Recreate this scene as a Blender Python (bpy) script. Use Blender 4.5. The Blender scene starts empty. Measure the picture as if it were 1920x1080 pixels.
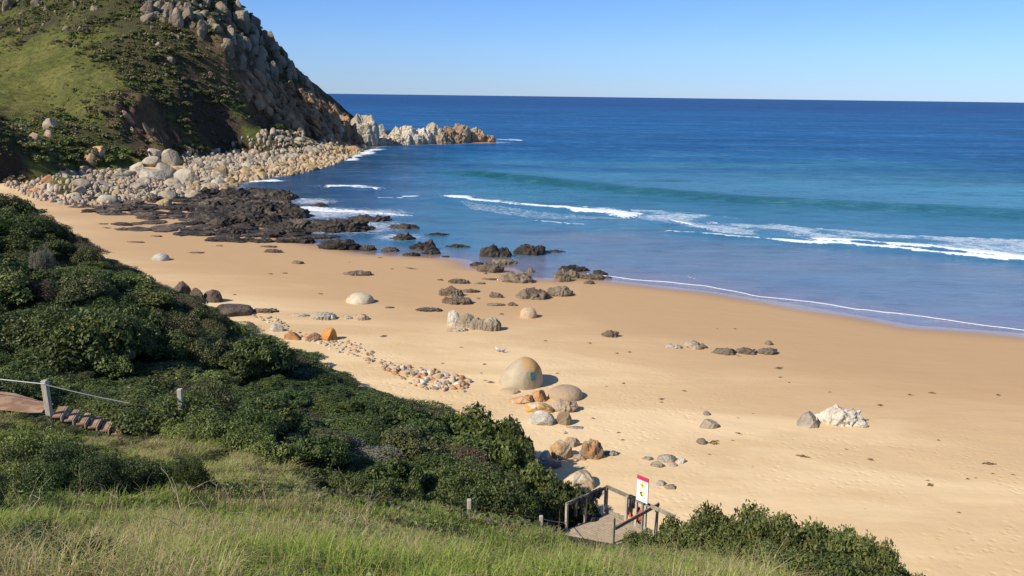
import bpy, bmesh, math, random
import numpy as np
from mathutils import Vector, Matrix

# ------------------------------------------------------------------ camera, light, exposure
H = 21.0                       # eye height above the sea, metres
F = 1663.0                     # focal length in pixels of a 1920 wide frame
PITCH = math.radians(12.26)
ROLL = math.radians(0.73)
sc = bpy.context.scene
COL = sc.collection
_f = np.array([0, math.cos(PITCH), -math.sin(PITCH)])
_u = np.array([0, math.sin(PITCH), math.cos(PITCH)])
_r = np.array([1.0, 0, 0])
CR = math.cos(ROLL)*_r + math.sin(ROLL)*_u
CU = -math.sin(ROLL)*_r + math.cos(ROLL)*_u
CF = _f
cam_d = bpy.data.cameras.new('camera'); cam = bpy.data.objects.new('camera', cam_d); COL.objects.link(cam)
cam.matrix_world = Matrix(((CR[0], CU[0], -CF[0], 0), (CR[1], CU[1], -CF[1], 0), (CR[2], CU[2], -CF[2], H), (0, 0, 0, 1)))
cam_d.sensor_width = 36; cam_d.lens = 36*F/1920; cam_d.clip_start = 0.1; cam_d.clip_end = 60000
sc.camera = cam

SUN_EL = math.radians(38); SHADOW_AZ = math.radians(37)       # shadows fall to the right and a little away
to_sun = Vector((-math.cos(SHADOW_AZ)*math.cos(SUN_EL), -math.sin(SHADOW_AZ)*math.cos(SUN_EL), math.sin(SUN_EL)))
sl = bpy.data.lights.new('sun', 'SUN'); sl.energy = 4.6; sl.angle = math.radians(0.5); sl.color = (1, 0.93, 0.82)
so = bpy.data.objects.new('sun', sl); COL.objects.link(so)
so.rotation_euler = to_sun.to_track_quat('Z', 'Y').to_euler()
w = bpy.data.worlds.new('World'); sc.world = w; w.use_nodes = True
nt = w.node_tree; nt.nodes.clear()
sky = nt.nodes.new('ShaderNodeTexSky'); sky.sky_type = 'NISHITA'; sky.sun_disc = False
sky.sun_elevation = SUN_EL; sky.sun_rotation = math.atan2(to_sun.x, to_sun.y)
sky.altitude = 0; sky.air_density = 1.0; sky.dust_density = 0.0; sky.ozone_density = 4.0
bg = nt.nodes.new('ShaderNodeBackground'); bg.inputs[1].default_value = 0.105
out = nt.nodes.new('ShaderNodeOutputWorld')
tint = nt.nodes.new('ShaderNodeMix'); tint.data_type = 'RGBA'; tint.blend_type = 'MULTIPLY'; tint.inputs[0].default_value = 1.0

tc = nt.nodes.new('ShaderNodeTexCoord'); sp = nt.nodes.new('ShaderNodeSeparateXYZ'); nt.links.new(tc.outputs['Generated'], sp.inputs[0])
rp = nt.nodes.new('ShaderNodeValToRGB'); e_ = rp.color_ramp.elements; e_[0].position = 0.0; e_[0].color = (0.385, 0.55, 1.0, 1); e_[1].position = 0.35; e_[1].color = (0.66, 0.78, 0.95, 1)
q_ = e_.new(0.05); q_.color = (0.44, 0.61, 1.0, 1); q_ = e_.new(0.10); q_.color = (0.435, 0.61, 1.0, 1)
nt.links.new(sp.outputs[2], rp.inputs[0]); nt.links.new(rp.outputs[0], tint.inputs[7])
nt.links.new(sky.outputs[0], tint.inputs[6]); nt.links.new(tint.outputs[2], bg.inputs[0]); nt.links.new(bg.outputs[0], out.inputs[0])
sc.view_settings.view_transform = 'Standard'; sc.view_settings.look = 'None'
sc.view_settings.exposure = 0.42; sc.view_settings.gamma = 1.0
sc.render.engine = 'CYCLES'
sc.cycles.max_bounces = 5; sc.cycles.diffuse_bounces = 2; sc.cycles.glossy_bounces = 2
sc.cycles.transparent_max_bounces = 8; sc.cycles.transmission_bounces = 3

# ------------------------------------------------------------------ numeric helpers
rnd = random.Random(7)
def _hash(ix, iy, iz, s):
    h = (ix.astype(np.int64)*374761393 + iy.astype(np.int64)*668265263 + iz.astype(np.int64)*2147483647 + s*1274126177) & 0xffffffff
    h = ((h ^ (h >> 13))*1274126177) & 0xffffffff
    h = ((h ^ (h >> 16))*2246822519) & 0xffffffff
    return (h ^ (h >> 15)).astype(np.float64)/4294967295.0
def vn(p, s=0):
    """smooth value noise, about -1..1, p is (n,3)"""
    p = np.asarray(p, float); i = np.floor(p); f = p - i; f = f*f*f*(f*(f*6-15)+10)
    x, y, z = i[:, 0], i[:, 1], i[:, 2]; fx, fy, fz = f[:, 0], f[:, 1], f[:, 2]
    def c(a, b, d): return _hash(x+a, y+b, z+d, s)
    v00 = c(0,0,0)*(1-fx)+c(1,0,0)*fx; v10 = c(0,1,0)*(1-fx)+c(1,1,0)*fx
    v01 = c(0,0,1)*(1-fx)+c(1,0,1)*fx; v11 = c(0,1,1)*(1-fx)+c(1,1,1)*fx
    return ((v00*(1-fy)+v10*fy)*(1-fz)+(v01*(1-fy)+v11*fy)*fz)*2-1
ROTM = np.array([[0.36, 0.48, -0.8], [-0.8, 0.6, 0.0], [0.48, 0.64, 0.6]])
def fbm(p, o=4, s=0, g=0.5):
    p = np.asarray(p, float); a = 1; t = 0; r = 0
    for k in range(o):
        r = r + a*vn(p, s+k); t += a; a *= g; p = (p@ROTM.T)*2.03
    return r/t
def ridged(p, o=4, s=0, g=0.5):
    p = np.asarray(p, float); a = 1; t = 0; r = 0
    for k in range(o):
        r = r + a*(1-np.abs(vn(p, s+k))*2); t += a; a *= g; p = (p@ROTM.T)*2.03
    return r/t
def P2(x, y, k=1.0): return np.stack([np.asarray(x, float)*k, np.asarray(y, float)*k, np.zeros_like(np.asarray(x, float))+0.37], -1)
def sstep(a, b, x): t = np.clip((x-a)/(b-a), 0, 1); return t*t*(3-2*t)

def ray(px, py):
    d = CF*F + CR*(px-960) + CU*(540-py)
    return d/np.linalg.norm(d)
def PW(px, py, d):
    """world point on the pixel's line of sight, d metres ahead (world y)"""
    r = ray(px, py); t = d/r[1]
    return np.array([0, 0, H]) + r*t
def PZ(px, py, z=0.0):
    r = ray(px, py); t = (z-H)/r[2]
    return np.array([0, 0, H]) + r*t
def project(x, y, z):
    x = np.asarray(x, float); v = np.stack([x, np.asarray(y, float)+0*x, np.asarray(z, float)+0*x-H], -1)
    q = v@CF; return 960+F*(v@CR)/q, 540-F*(v@CU)/q, q
def in_poly(x, y, poly):
    x = np.asarray(x, float); y = np.asarray(y, float); r = np.zeros(x.shape, bool); n = len(poly)
    for i in range(n):
        x0, y0 = poly[i][0], poly[i][1]; x1, y1 = poly[(i+1) % n][0], poly[(i+1) % n][1]
        if y0 == y1: continue
        c = ((y0 > y) != (y1 > y)) & (x < (x1-x0)*(y-y0)/(y1-y0)+x0)
        r ^= c
    return r
def seg_dist(x, y, pts):
    best = np.full(np.shape(x), 1e9); par = np.zeros(np.shape(x)); sgn = np.zeros(np.shape(x)); L = 0
    for a, b in zip(pts[:-1], pts[1:]):
        dx, dy = b[0]-a[0], b[1]-a[1]; l2 = dx*dx+dy*dy; l = math.sqrt(l2)
        t = np.clip(((x-a[0])*dx+(y-a[1])*dy)/l2, 0, 1)
        ex, ey = x-(a[0]+t*dx), y-(a[1]+t*dy); d = np.hypot(ex, ey)
        m = d < best; best = np.where(m, d, best); par = np.where(m, L+t*l, par); sgn = np.where(m, np.sign(dx*ey-dy*ex), sgn); L += l
    return best, par, sgn, L
class TPS:
    def __init__(s, pts, lam=0.0):
        p = np.array(pts, float); s.c = p[:, :2]; n = len(p)
        K = s.k(np.linalg.norm(s.c[:, None]-s.c[None], axis=2)) + lam*np.eye(n)
        A = np.zeros((n+3, n+3)); A[:n, :n] = K; A[:n, n] = 1; A[:n, n+1:] = s.c; A[n, :n] = 1; A[n+1:, :n] = s.c.T
        b = np.zeros(n+3); b[:n] = p[:, 2]; s.w = np.linalg.solve(A, b)
    def k(s, r): return r*r*np.log(r+1e-6)/1000.0
    def __call__(s, x, y):
        x = np.asarray(x, float); sh = x.shape; q = np.stack([x.ravel(), np.asarray(y, float).ravel()], -1); o = np.zeros(len(q)); n = len(s.c)
        for i in range(0, len(q), 40000):
            c = q[i:i+40000]; K = s.k(np.linalg.norm(c[:, None]-s.c[None], axis=2))
            o[i:i+40000] = K@s.w[:n]+s.w[n]+c@s.w[n+1:]
        return o.reshape(sh)

# ------------------------------------------------------------------ mesh helpers
def mesh_np(name, V, Fc, mat=None, col=None, smooth=True, attrs=None):
    """Fc: (n,3) or (n,4) int array, or list of such arrays"""
    V = np.asarray(V, np.float32)
    fl = Fc if isinstance(Fc, list) else [Fc]
    fl = [np.asarray(f, np.int32) for f in fl if len(f)]
    me = bpy.data.meshes.new(name); me.vertices.add(len(V)); me.vertices.foreach_set('co', V.ravel())
    nl = sum(f.size for f in fl); nf = sum(len(f) for f in fl)
    me.loops.add(nl); me.loops.foreach_set('vertex_index', np.concatenate([f.ravel() for f in fl]))
    me.polygons.add(nf)
    tot = np.concatenate([np.full(len(f), f.shape[1], np.int32) for f in fl])
    st = np.concatenate([[0], np.cumsum(tot)[:-1]]).astype(np.int32)
    me.polygons.foreach_set('loop_start', st); me.polygons.foreach_set('loop_total', tot)
    me.polygons.foreach_set('use_smooth', np.full(nf, bool(smooth)))
    if col is not None:
        a = me.color_attributes.new('Col', 'FLOAT_COLOR', 'POINT'); c = np.ones((len(V), 4), np.float32); c[:, :3] = col; a.data.foreach_set('color', c.ravel())
    if attrs:
        for k, v in attrs.items():
            a = me.attributes.new(k, 'FLOAT', 'POINT'); a.data.foreach_set('value', np.asarray(v, np.float32))
    me.update(calc_edges=True); me.validate()
    if mat: me.materials.append(mat)
    return me
def link(name, me, parent=None, label=None, cat=None, group=None, kind=None, loc=None):
    o = bpy.data.objects.new(name, me); COL.objects.link(o)
    if parent: o.parent = parent
    if loc is not None: o.location = loc
    return tag(o, label, cat, group, kind)
def tag(o, label=None, cat=None, group=None, kind=None):
    if label: o['label'] = label
    if cat: o['category'] = cat
    if group: o['group'] = group
    if kind: o['kind'] = kind
    return o
def grid_faces(ni, nj):
    i, j = np.meshgrid(np.arange(ni-1), np.arange(nj-1), indexing='ij'); a = (i*nj+j).ravel()
    return np.stack([a, a+nj, a+nj+1, a+1], -1)

# ------------------------------------------------------------------ material helpers
class NT:
    def __init__(s, name):
        s.m = bpy.data.materials.new(name); s.m.use_nodes = True; s.t = s.m.node_tree; s.t.nodes.clear()
        s.out = s.n('OutputMaterial')
    def n(s, typ, **kw):
        nd = s.t.nodes.new('ShaderNode'+typ)
        for k, v in kw.items(): setattr(nd, k, v)
        return nd
    def set(s, sock, v):
        if isinstance(v, bpy.types.NodeSocket): s.t.links.new(v, sock)
        elif v is not None:
            if isinstance(v, (tuple, list)) and len(v) == 3 and sock.type == 'RGBA': v = (*v, 1)
            sock.default_value = v
    def geo(s): return s.n('NewGeometry').outputs['Position']
    def attr(s, name): return s.n('Attribute', attribute_name=name)
    def noise(s, vec, scale, detail=4, rough=0.55, dist=0.0, dims='3D'):
        nd = s.n('TexNoise'); s.set(nd.inputs['Vector'], vec); nd.inputs['Scale'].default_value = scale
        nd.inputs['Detail'].default_value = detail; nd.inputs['Roughness'].default_value = rough; nd.inputs['Distortion'].default_value = dist
        return nd.outputs['Fac']
    def vor(s, vec, scale, feature='F1'):
        nd = s.n('TexVoronoi', feature=feature); s.set(nd.inputs['Vector'], vec); nd.inputs['Scale'].default_value = scale
        return nd.outputs['Distance']
    def mapr(s, v, a, b, c=0.0, d=1.0, smooth=True):
        nd = s.n('MapRange'); nd.interpolation_type = 'SMOOTHSTEP' if smooth else 'LINEAR'
        for i, q in enumerate((v, a, b, c, d)): s.set(nd.inputs[i], q)
        return nd.outputs[0]
    def mix(s, f, a, b, mode='MIX'):
        nd = s.n('Mix', data_type='RGBA', blend_type=mode)
        s.set(nd.inputs[0], f); s.set(nd.inputs[6], a); s.set(nd.inputs[7], b); return nd.outputs[2]
    def math(s, op, a, b=None):
        nd = s.n('Math', operation=op); s.set(nd.inputs[0], a)
        if b is not None: s.set(nd.inputs[1], b)
        return nd.outputs[0]
    def vscale(s, v, xyz):
        nd = s.n('VectorMath', operation='MULTIPLY'); s.set(nd.inputs[0], v); nd.inputs[1].default_value = xyz; return nd.outputs[0]
    def bump(s, h, strength, dist, nrm=None):
        nd = s.n('Bump'); s.set(nd.inputs['Height'], h); nd.inputs['Strength'].default_value = strength; nd.inputs['Distance'].default_value = dist
        if nrm is not None: s.set(nd.inputs['Normal'], nrm)
        return nd.outputs[0]
    def bsdf(s, col, rough=0.8, nrm=None, spec=0.3, metal=0.0, **kw):
        nd = s.n('BsdfPrincipled'); s.set(nd.inputs['Base Color'], col); s.set(nd.inputs['Roughness'], rough)
        s.set(nd.inputs['Specular IOR Level'], spec); s.set(nd.inputs['Metallic'], metal)
        if nrm is not None: s.set(nd.inputs['Normal'], nrm)
        for k, v in kw.items(): s.set(nd.inputs[k.replace('_', ' ')], v)
        return nd.outputs[0]
    def done(s, sh): s.t.links.new(sh, s.out.inputs['Surface']); return s.m

def rock_mat(name, a, b, c=None, cthr=0.6, dark=(0.05, 0.045, 0.04), fs=1.0, bump=0.25, bs=3.0, rough=0.85, crack=0.3):
    m = NT(name); g = m.geo(); rn = m.n('ObjectInfo').outputs['Random']
    f = m.mapr(m.noise(g, 0.55*fs, 5, 0.6), 0.38, 0.62)
    col = m.mix(f, a, b)
    col = m.mix(m.mapr(m.noise(g, 3.1*fs, 5, 0.7), 0.55, 0.75, 0, 0.55), col, dark)
    if c is not None:
        lf = m.math('MULTIPLY', m.mapr(m.noise(g, 0.8*fs, 4, 0.65, 0.6), cthr-0.05, cthr+0.07), m.mapr(m.noise(g, 6*fs, 3, 0.6), 0.3, 0.5, 0.55, 1.0))
        col = m.mix(lf, col, c)
    k = m.mapr(rn, 0, 1, 0.78, 1.18, False)
    nd = m.n('VectorMath', operation='SCALE'); m.set(nd.inputs[0], col); m.set(nd.inputs['Scale'], k); col = nd.outputs[0]
    n1 = m.bump(m.noise(g, bs*fs, 7, 0.65), bump, 0.35/fs)
    cr = m.vor(m.vscale(g, (1, 1, 0.8)), 1.3*fs, 'DISTANCE_TO_EDGE')
    n2 = m.bump(m.mapr(cr, 0, 0.12), crack, 0.2/fs, n1)
    return m.done(m.bsdf(col, rough, n2, 0.25))

# ------------------------------------------------------------------ the shoreline (sea level is z = 0)
shore_px = [(548, 446), (640, 466), (700, 474), (830, 481), (880, 487), (900, 500), (960, 500), (1000, 520), (1040, 522), (1080, 518), (1160, 527),
            (1250, 537), (1338, 547), (1400, 557), (1477, 568), (1596, 589), (1715, 610), (1920, 625)]
shore = [tuple(PZ(*p)[:2]) for p in shore_px]
left_px = [(925, 268), (840, 270), (720, 273), (690, 279), (640, 298), (560, 322), (500, 334), (445, 345), (420, 370), (430, 395), (500, 405), (530, 430)]
left = [tuple(PZ(*p)[:2]) for p in left_px]
ex, ey = shore[-1]
land = [(-900, 480), (-60, 440)] + [(left[0][0]+6, left[0][1]+6)] + left + shore + [(ex+25, ey-7), (ex+80, ey-22), (ex+300, ey-60), (400, -300), (-900, -300)]
def shore_d(x, y):
    """signed distance from the waterline, positive on land"""
    d, _, _, _ = seg_dist(x, y, land+[land[0]]); return np.where(in_poly(x, y, land), d, -d)
def sand_z(x, y):
    d = shore_d(x, y)
    z = np.where(d > 0, 3.6*(1-np.exp(-np.maximum(d, 0)/55)), np.maximum(d*0.045, -12))
    n = fbm(P2(x, y, 1/14.0), 3, 11)*0.10 + fbm(P2(x, y, 1/3.1), 2, 15)*0.018
    return z + n*sstep(2, 14, d)

# ------------------------------------------------------------------ the slope we stand on
V_ = 1.2
near_ctl = []
def nc(px, py, d, dz=0.0): q = PW(px, py, d); near_ctl.append((q[0], q[1], q[2]+dz))
for a in [(0, 1080, 8), (480, 1080, 9), (960, 1080, 9.5), (1250, 1080, 12), (100, 985, 13), (400, 1000, 13), (700, 1010, 14), (1000, 1040, 16), (300, 950, 16),
          (380, 915, 18.5), (560, 925, 20), (700, 935, 21), (900, 965, 23), (1060, 1003, 25), (1200, 1033, 24), (1330, 1053, 21), (1450, 1078, 19)]: nc(*a, -0.12)
near_ctl += [(-12, -6, 19.5), (0, -6, 19.3), (12, -6, 18.5), (0, 2, 18.6), (-10, 2, 18.8), (10, 3, 16.9)]
for a in [(0, 860, 21), (120, 885, 20), (200, 830, 25), (60, 800, 27)]: nc(*a, -0.6)
for a in [(0, 775, 30), (90, 775, 30), (245, 812, 31), (337, 780, 32)]: nc(*a, -0.25)
for a in [(0, 600, 45), (0, 500, 58), (0, 420, 68), (0, 372, 76), (60, 395, 75), (0, 700, 36), (200, 700, 38), (200, 600, 48), (200, 500, 62), (120, 430, 73), (190, 480, 73), (260, 520, 71),
          (350, 600, 55), (330, 560, 66), (400, 650, 50), (500, 700, 45), (600, 760, 40), (600, 680, 52), (700, 800, 36), (760, 735, 46), (850, 880, 31), (850, 800, 40), (950, 860, 36),
          (1000, 905, 34), (700, 880, 28)]: nc(*a, -V_)
nc(500, 850, 28, -0.5)
TOE = [(440, 592, 71), (560, 650, 61), (640, 690, 56), (720, 725, 51), (860, 762, 47.5), (980, 850, 40.5), (1090, 915, 36.5)]
for px, py, d in TOE:
    q = PW(px, py, d); near_ctl.append((q[0]-.6, q[1]-.6, 2.2)); near_ctl.append((q[0]+3.5, q[1]+3.5, 0.3))
near_ctl += [(3.2, 33.5, 3.0), (2.8, 30.5, 4.6), (5.5, 31.0, 3.6), (7.2, 28.6, 3.9), (8, 33.5, 2.1), (14, 31, 2.2), (18, 28.5, 2.2), (20, 24, 2.4), (23, 16, 2.4), (24, 6, 3), (10, 27, 4.2), (14, 26, 3.9), (13, 22, 5.5), (9, 37, .3), (20, 33, .3), (27, 26, .3), (32, 10, .3),
             (-60, 45, 17), (-62, 62, 18), (-50, 72, 11.5), (-66, 82, 12), (-45, 88, 4.0), (-58, 94, 3), (-33, 77, 2.0), (-27.5, 76, 2.3), (-36, 88, 1.5), (-45, 102, 0.5), (-40, 25, 17), (-45, 8, 20), (-25, 10, 17), (-60, 112, -1), (-78, 100, 4), (-78, 112, -1), (-30, 108, -3), (0, 100, -4), (0, 70, -3), (30, 60, -4), (-45, 112, -2), (40, 100, -4)]
near_f = TPS(near_ctl, 0.002)
def near_z(x, y):
    return near_f(x, y) + fbm(P2(x, y, 1/3.3), 3, 31)*0.16

# ------------------------------------------------------------------ the headland
head_ctl = []
def hc(px, py, d, dz=0.0): q = PW(px, py, d); head_ctl.append((q[0], q[1], q[2]+dz)); return q
for a in [(0, 345, 165), (100, 332, 175), (230, 302, 222), (350, 283, 250), (430, 266, 283), (500, 254, 305), (560, 246, 320), (620, 262, 350),
          (0, 290, 185), (0, 235, 212), (0, 210, 236), (0, 100, 296), (0, 0, 338), (0, -150, 390), (100, 290, 200), (100, 240, 222), (80, 200, 248), (150, 265, 220), (190, 230, 238), (100, 100, 286), (100, 0, 324),
          (200, 200, 250), (270, 255, 246), (200, 100, 281), (200, 0, 314), (200, -150, 372), (350, 230, 266), (350, 180, 276), (350, 100, 294), (350, 30, 322),
          (450, 215, 290), (450, 150, 306), (440, 80, 333), (560, 205, 338), (510, 160, 327), (600, 225, 355)]: hc(*a)
for px, py, d in [(200, -260, 410), (330, -110, 385), (400, -35, 378), (440, 8, 380), (478, 48, 385), (505, 80, 388), (545, 125, 390), (572, 172, 393), (600, 190, 391), (645, 222, 388), (700, 252, 386)]:
    q = hc(px, py, d); head_ctl.append((q[0]+14, q[1]+26, q[2]-22)); head_ctl.append((q[0]+40, q[1]+60, max(q[2]-60, -12)))
for a in [(660, 282, 345), (705, 276, 372), (740, 272, 385), (925, 267, 420)]: hc(*a, -1.5)
for px, py in [(20, 352), (150, 335), (300, 318), (400, 300), (480, 285), (560, 272), (640, 285)]:
    q = PZ(px, py, 1.0); head_ctl.append((q[0], q[1], 0.9))
for px, py in [(60, 385), (250, 375), (400, 350), (500, 335), (600, 310), (690, 288)]:
    q = PZ(px, py, -1.0); head_ctl.append((q[0], q[1], -1.6))
for px, py in [(760, 262), (850, 255), (950, 255), (1050, 250), (900, 240), (1000, 235), (780, 245), (1150, 270), (1000, 285), (850, 300)]:
    q = PZ(px, py, 0.0); head_ctl.append((q[0], q[1], -7))
head_ctl += [(-190, 160, 12), (-260, 250, 50), (-330, 350, 80), (-250, 460, 100), (-330, 500, 90), (40, 470, -15), (-20, 500, -20), (60, 420, -12)]
head_f = TPS(head_ctl, 0.002)
GUL = [([(60, 120), (90, 165), (130, 200), (175, 235), (230, 268)], 6.5, 5.5), ([(265, 95), (290, 140), (335, 185), (385, 225)], 5.0, 5.0), ([(335, 110), (345, 135), (375, 175), (410, 215), (425, 235)], 4.5, 4.0),
       ([(262, 190), (310, 225), (345, 262), (365, 275)], 7.0, 6), ([(240, 215), (262, 245)], 3.5, 4), ([(20, 205), (60, 230), (120, 265), (170, 290)], 3.5, 5)]
GULW = []
def _hit(fn, px, py, d0, d1, n=240):
    r = ray(px, py); t = np.geomspace(d0, d1, n)/r[1]; q = np.array([0, 0, H])+t[:, None]*r
    s = fn(q[:, 0], q[:, 1])-q[:, 2]; k = np.where(s > 0)[0]
    if len(k) == 0: return None
    k = max(k[0], 1); a, b = t[k-1], t[k]
    tt = np.linspace(a, b, 16); q = np.array([0, 0, H])+tt[:, None]*r; s = fn(q[:, 0], q[:, 1])-q[:, 2]; k = np.where(s > 0)[0]
    return q[k[0] if len(k) else -1]
for pl, dep, wd in GUL:
    pts = [_hit(head_f, a, b, 150, 520) for a, b in pl]; pts = [tuple(p[:2]) for p in pts if p is not None]
    GULW.append((pts, dep, wd))
RC = [(_hit(head_f, 560, 215, 250, 500)[:2], 34), (_hit(head_f, 630, 240, 250, 500)[:2], 30), (_hit(head_f, 490, 170, 250, 500)[:2], 24), (_hit(head_f, 670, 250, 250, 500)[:2], 22), (_hit(head_f, 300, 240, 200, 500)[:2], 13)]
def rib_mask(x, y):
    r = np.zeros(np.shape(x))
    for c, s in RC: r = np.maximum(r, np.exp(-(((x-c[0])**2+(y-c[1])**2)/(s*s))**1.6))
    return r
def head_z(x, y):
    z = head_f(x, y)
    for pts, dep, wd in GULW:
        d, par, sg, L = seg_dist(x, y, pts); e = np.where(sg > 0, d/wd, d/(wd*1.8)) if True else d
        z = z - .6*dep*np.exp(-e*e)*sstep(0, L*0.25, par)*1.0
    z = z-45*sstep(-14, 8, x-(y-420)*0.2)-14*sstep(172, 150, np.asarray(y, float))
    k = rib_mask(x, y)
    up = sstep(1.0, 8, z)
    u = x*0.50-y*0.86; v = x*0.86+y*0.50
    rb = ridged(np.stack([u/30, v/9.0, 0*u], -1), 4, 51, 0.6)
    z = z + k*up*(rb*6.5-1.5) + up*(fbm(P2(x, y, 1/17.0), 4, 41)*1.7 + fbm(P2(x, y, 1/4.0), 3, 44)*0.7 + fbm(P2(x, y, 1/1.9), 2, 47)*0.3)
    return z
def hit_sand(px, py): return _hit(sand_z, px, py, 18, 700)
def hit_near(px, py): return _hit(near_z, px, py, 6, 115)
def hit_head(px, py): return _hit(head_z, px, py, 150, 520)
def hit_any(px, py):
    c = [h for h in (hit_sand(px, py), hit_near(px, py), hit_head(px, py)) if h is not None]
    return min(c, key=lambda q: q[1]) if c else None
# ================================================================== SETTING
def polar(r0, r1, growth, a0, a1, na):
    nr = int(math.log(r1/r0)/math.log(1+growth))+2
    r = np.geomspace(r0, r1, nr); a = np.radians(np.linspace(a0, a1, na))
    R, A = np.meshgrid(r, a, indexing='ij'); return R*np.sin(A), R*np.cos(A), nr, na

# ---- sand (one sheet, runs under the hills and down under the sea)
X, Y, ni, nj = polar(14, 760, 0.0065, -58, 60, 620)
x, y = X.ravel(), Y.ravel(); D = shore_d(x, y); Z = sand_z(x, y)
m = NT('sand'); g = m.geo(); dsh = m.attr('shore').outputs['Fac']
big = m.noise(m.vscale(g, (0.55, 1.5, 1)), 0.11, 5, 0.6, 0.8)
dry = m.mix(m.mapr(big, 0.38, 0.62), (0.63, 0.44, 0.232), (0.73, 0.535, 0.30))
dry = m.mix(m.mapr(m.noise(m.vscale(g, (1, 1.6, 1)), 1.7, 5, 0.75), 0.60, 0.72, 0, 0.35), dry, (0.78, 0.62, 0.42))
dsh2 = m.math('ADD', dsh, m.math('MULTIPLY', m.math('SUBTRACT', m.noise(m.vscale(g, (0.4, 1.4, 1)), 0.12, 4, 0.5, 0.5), 0.5), 14.0))
damp = m.mix(m.mapr(dsh2, 20, 44), (0.50, 0.318, 0.162), dry)
c = m.mix(m.mapr(dsh, -1.0, 6.5), (0.33, 0.205, 0.12), damp)
c = m.mix(m.mapr(m.noise(g, 0.9, 6, 0.8), 0.68, 0.8, 0, 0.3), c, (0.40, 0.26, 0.15))
dsh2s = m.math('ADD', dsh, m.math('MULTIPLY', m.math('SUBTRACT', m.noise(m.vscale(g, (0.4, 1.4, 1)), 0.12, 4, 0.5, 0.5), 0.5), 6.0)); foot = m.vor(g, 2.1); fk = m.mapr(dsh2, 24, 42)
fn = m.math('MULTIPLY', m.math('MULTIPLY', m.mapr(foot, 0.0, 0.45), m.mapr(m.noise(g, 0.23, 3), 0.35, 0.6)), fk)
b1 = m.bump(fn, 0.5, 0.05); b2 = m.bump(m.noise(g, 3.2, 8, 0.72), 0.28, 0.06, b1); b3 = m.bump(m.noise(m.vscale(g, (0.5, 1.3, 1)), 0.6, 3, 0.5), 0.25, 0.25, b2)
rg = m.mapr(dsh2s, 0, 5, 0.10, 0.9)
SAND = m.done(m.bsdf(c, rg, b3, m.mapr(dsh, -1, 4, 0.6, 0.15)))
link('sand', mesh_np('sand', np.stack([x, y, Z], -1), grid_faces(ni, nj), SAND, attrs={'shore': D}), kind='structure')

# ---- near slope
xs = np.arange(-78, 40, 0.33); ys = np.arange(-8, 104, 0.33); X, Y = np.meshgrid(xs, ys, indexing='ij')
x, y = X.ravel(), Y.ravel(); Z = near_z(x, y)
m = NT('hillside_soil'); g = m.geo()
c = m.mix(m.mapr(m.noise(g, 0.9, 6, 0.7), 0.4, 0.6), (0.055, 0.065, 0.022), (0.13, 0.105, 0.05))
c = m.mix(m.mapr(m.noise(g, 7, 4, 0.7), 0.5, 0.7), c, (0.09, 0.11, 0.03))
link('hillside', mesh_np('hillside', np.stack([x, y, Z], -1), grid_faces(len(xs), len(ys)), m.done(m.bsdf(c, 0.95, m.bump(m.noise(g, 6, 6, 0.7), 0.8, 0.2), 0.1))), kind='structure')

# ---- headland
xs = np.arange(-345, 66, 0.85); ys = np.arange(150, 500, 0.85); X, Y = np.meshgrid(xs, ys, indexing='ij')
x, y = X.ravel(), Y.ravel(); Z = head_z(x, y)
px, py, _ = project(x, y, Z)
gz = np.gradient(Z.reshape(X.shape), 0.85); slope = np.hypot(gz[0], gz[1]).ravel()
gcol = np.array([0.185, 0.200, 0.048]); yel = np.array([0.280, 0.265, 0.075]); scr = np.array([0.105, 0.098, 0.045]); brn = np.array([0.175, 0.125, 0.072]); rk = np.array([0.27, 0.17, 0.10]); dk = np.array([0.09, 0.066, 0.05])
n1 = fbm(P2(x, y, 1/28.0), 4, 61); n2 = fbm(P2(x, y, 1/7.0), 4, 67); n3 = fbm(P2(x, y, 1/2.2), 3, 71)
def mixc(a, b, t): return a*(1-t)[:, None]+b*t[:, None]
col = mixc(gcol[None]+0*x[:, None], yel[None], sstep(-0.2, 0.35, n2))
saddle = np.exp(-(((px-60)/130)**2+((py-150)/110)**2)); low = np.exp(-(((px-90)/150)**2+((py-310)/35)**2)) + np.exp(-(((px-430)/110)**2+((py-240)/28)**2)) + np.exp(-(((px-240)/110)**2+((py-150)/26)**2))*.8
t = sstep(-0.1, 0.5, n1+0.9*n2+0.75-1.3*saddle-0.9*low); col = mixc(col, scr[None], t)
t = sstep(0.05, 0.4, n3*0.5+n1*0.7+0.18-1.2*saddle-low); col = mixc(col, brn[None], t*0.75)
k = rib_mask(x, y); t = sstep(0.15, 0.55, k+0.25*n2)*sstep(0.3, 0.75, slope+0.3*n3); col = mixc(col, rk[None]*(0.8+0.5*sstep(-.3, .3, n1))[:, None], t)
t = sstep(1.1, 1.6, slope+0.5*n3)*(1-t); col = mixc(col, dk[None], t)
m = NT('headland_ground'); g = m.geo(); a = m.attr('Col').outputs['Color']
c = m.mix(m.mapr(m.noise(g, 0.55, 6, 0.75), 0.35, 0.68, 0, 0.7), a, (0.05, 0.05, 0.022))
c = m.mix(m.mapr(m.noise(g, 1.3, 5, 0.75), 0.55, 0.70, 0, 0.6), c, (0.26, 0.215, 0.11))
HEADM = m.done(m.bsdf(c, 0.95, m.bump(m.noise(g, 0.9, 8, 0.8), 1.0, 1.6), 0.1))
link('headland', mesh_np('headland', np.stack([x, y, Z], -1), grid_faces(len(xs), len(ys)), HEADM, col=np.clip(col, 0, 1)), kind='structure')

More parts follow.
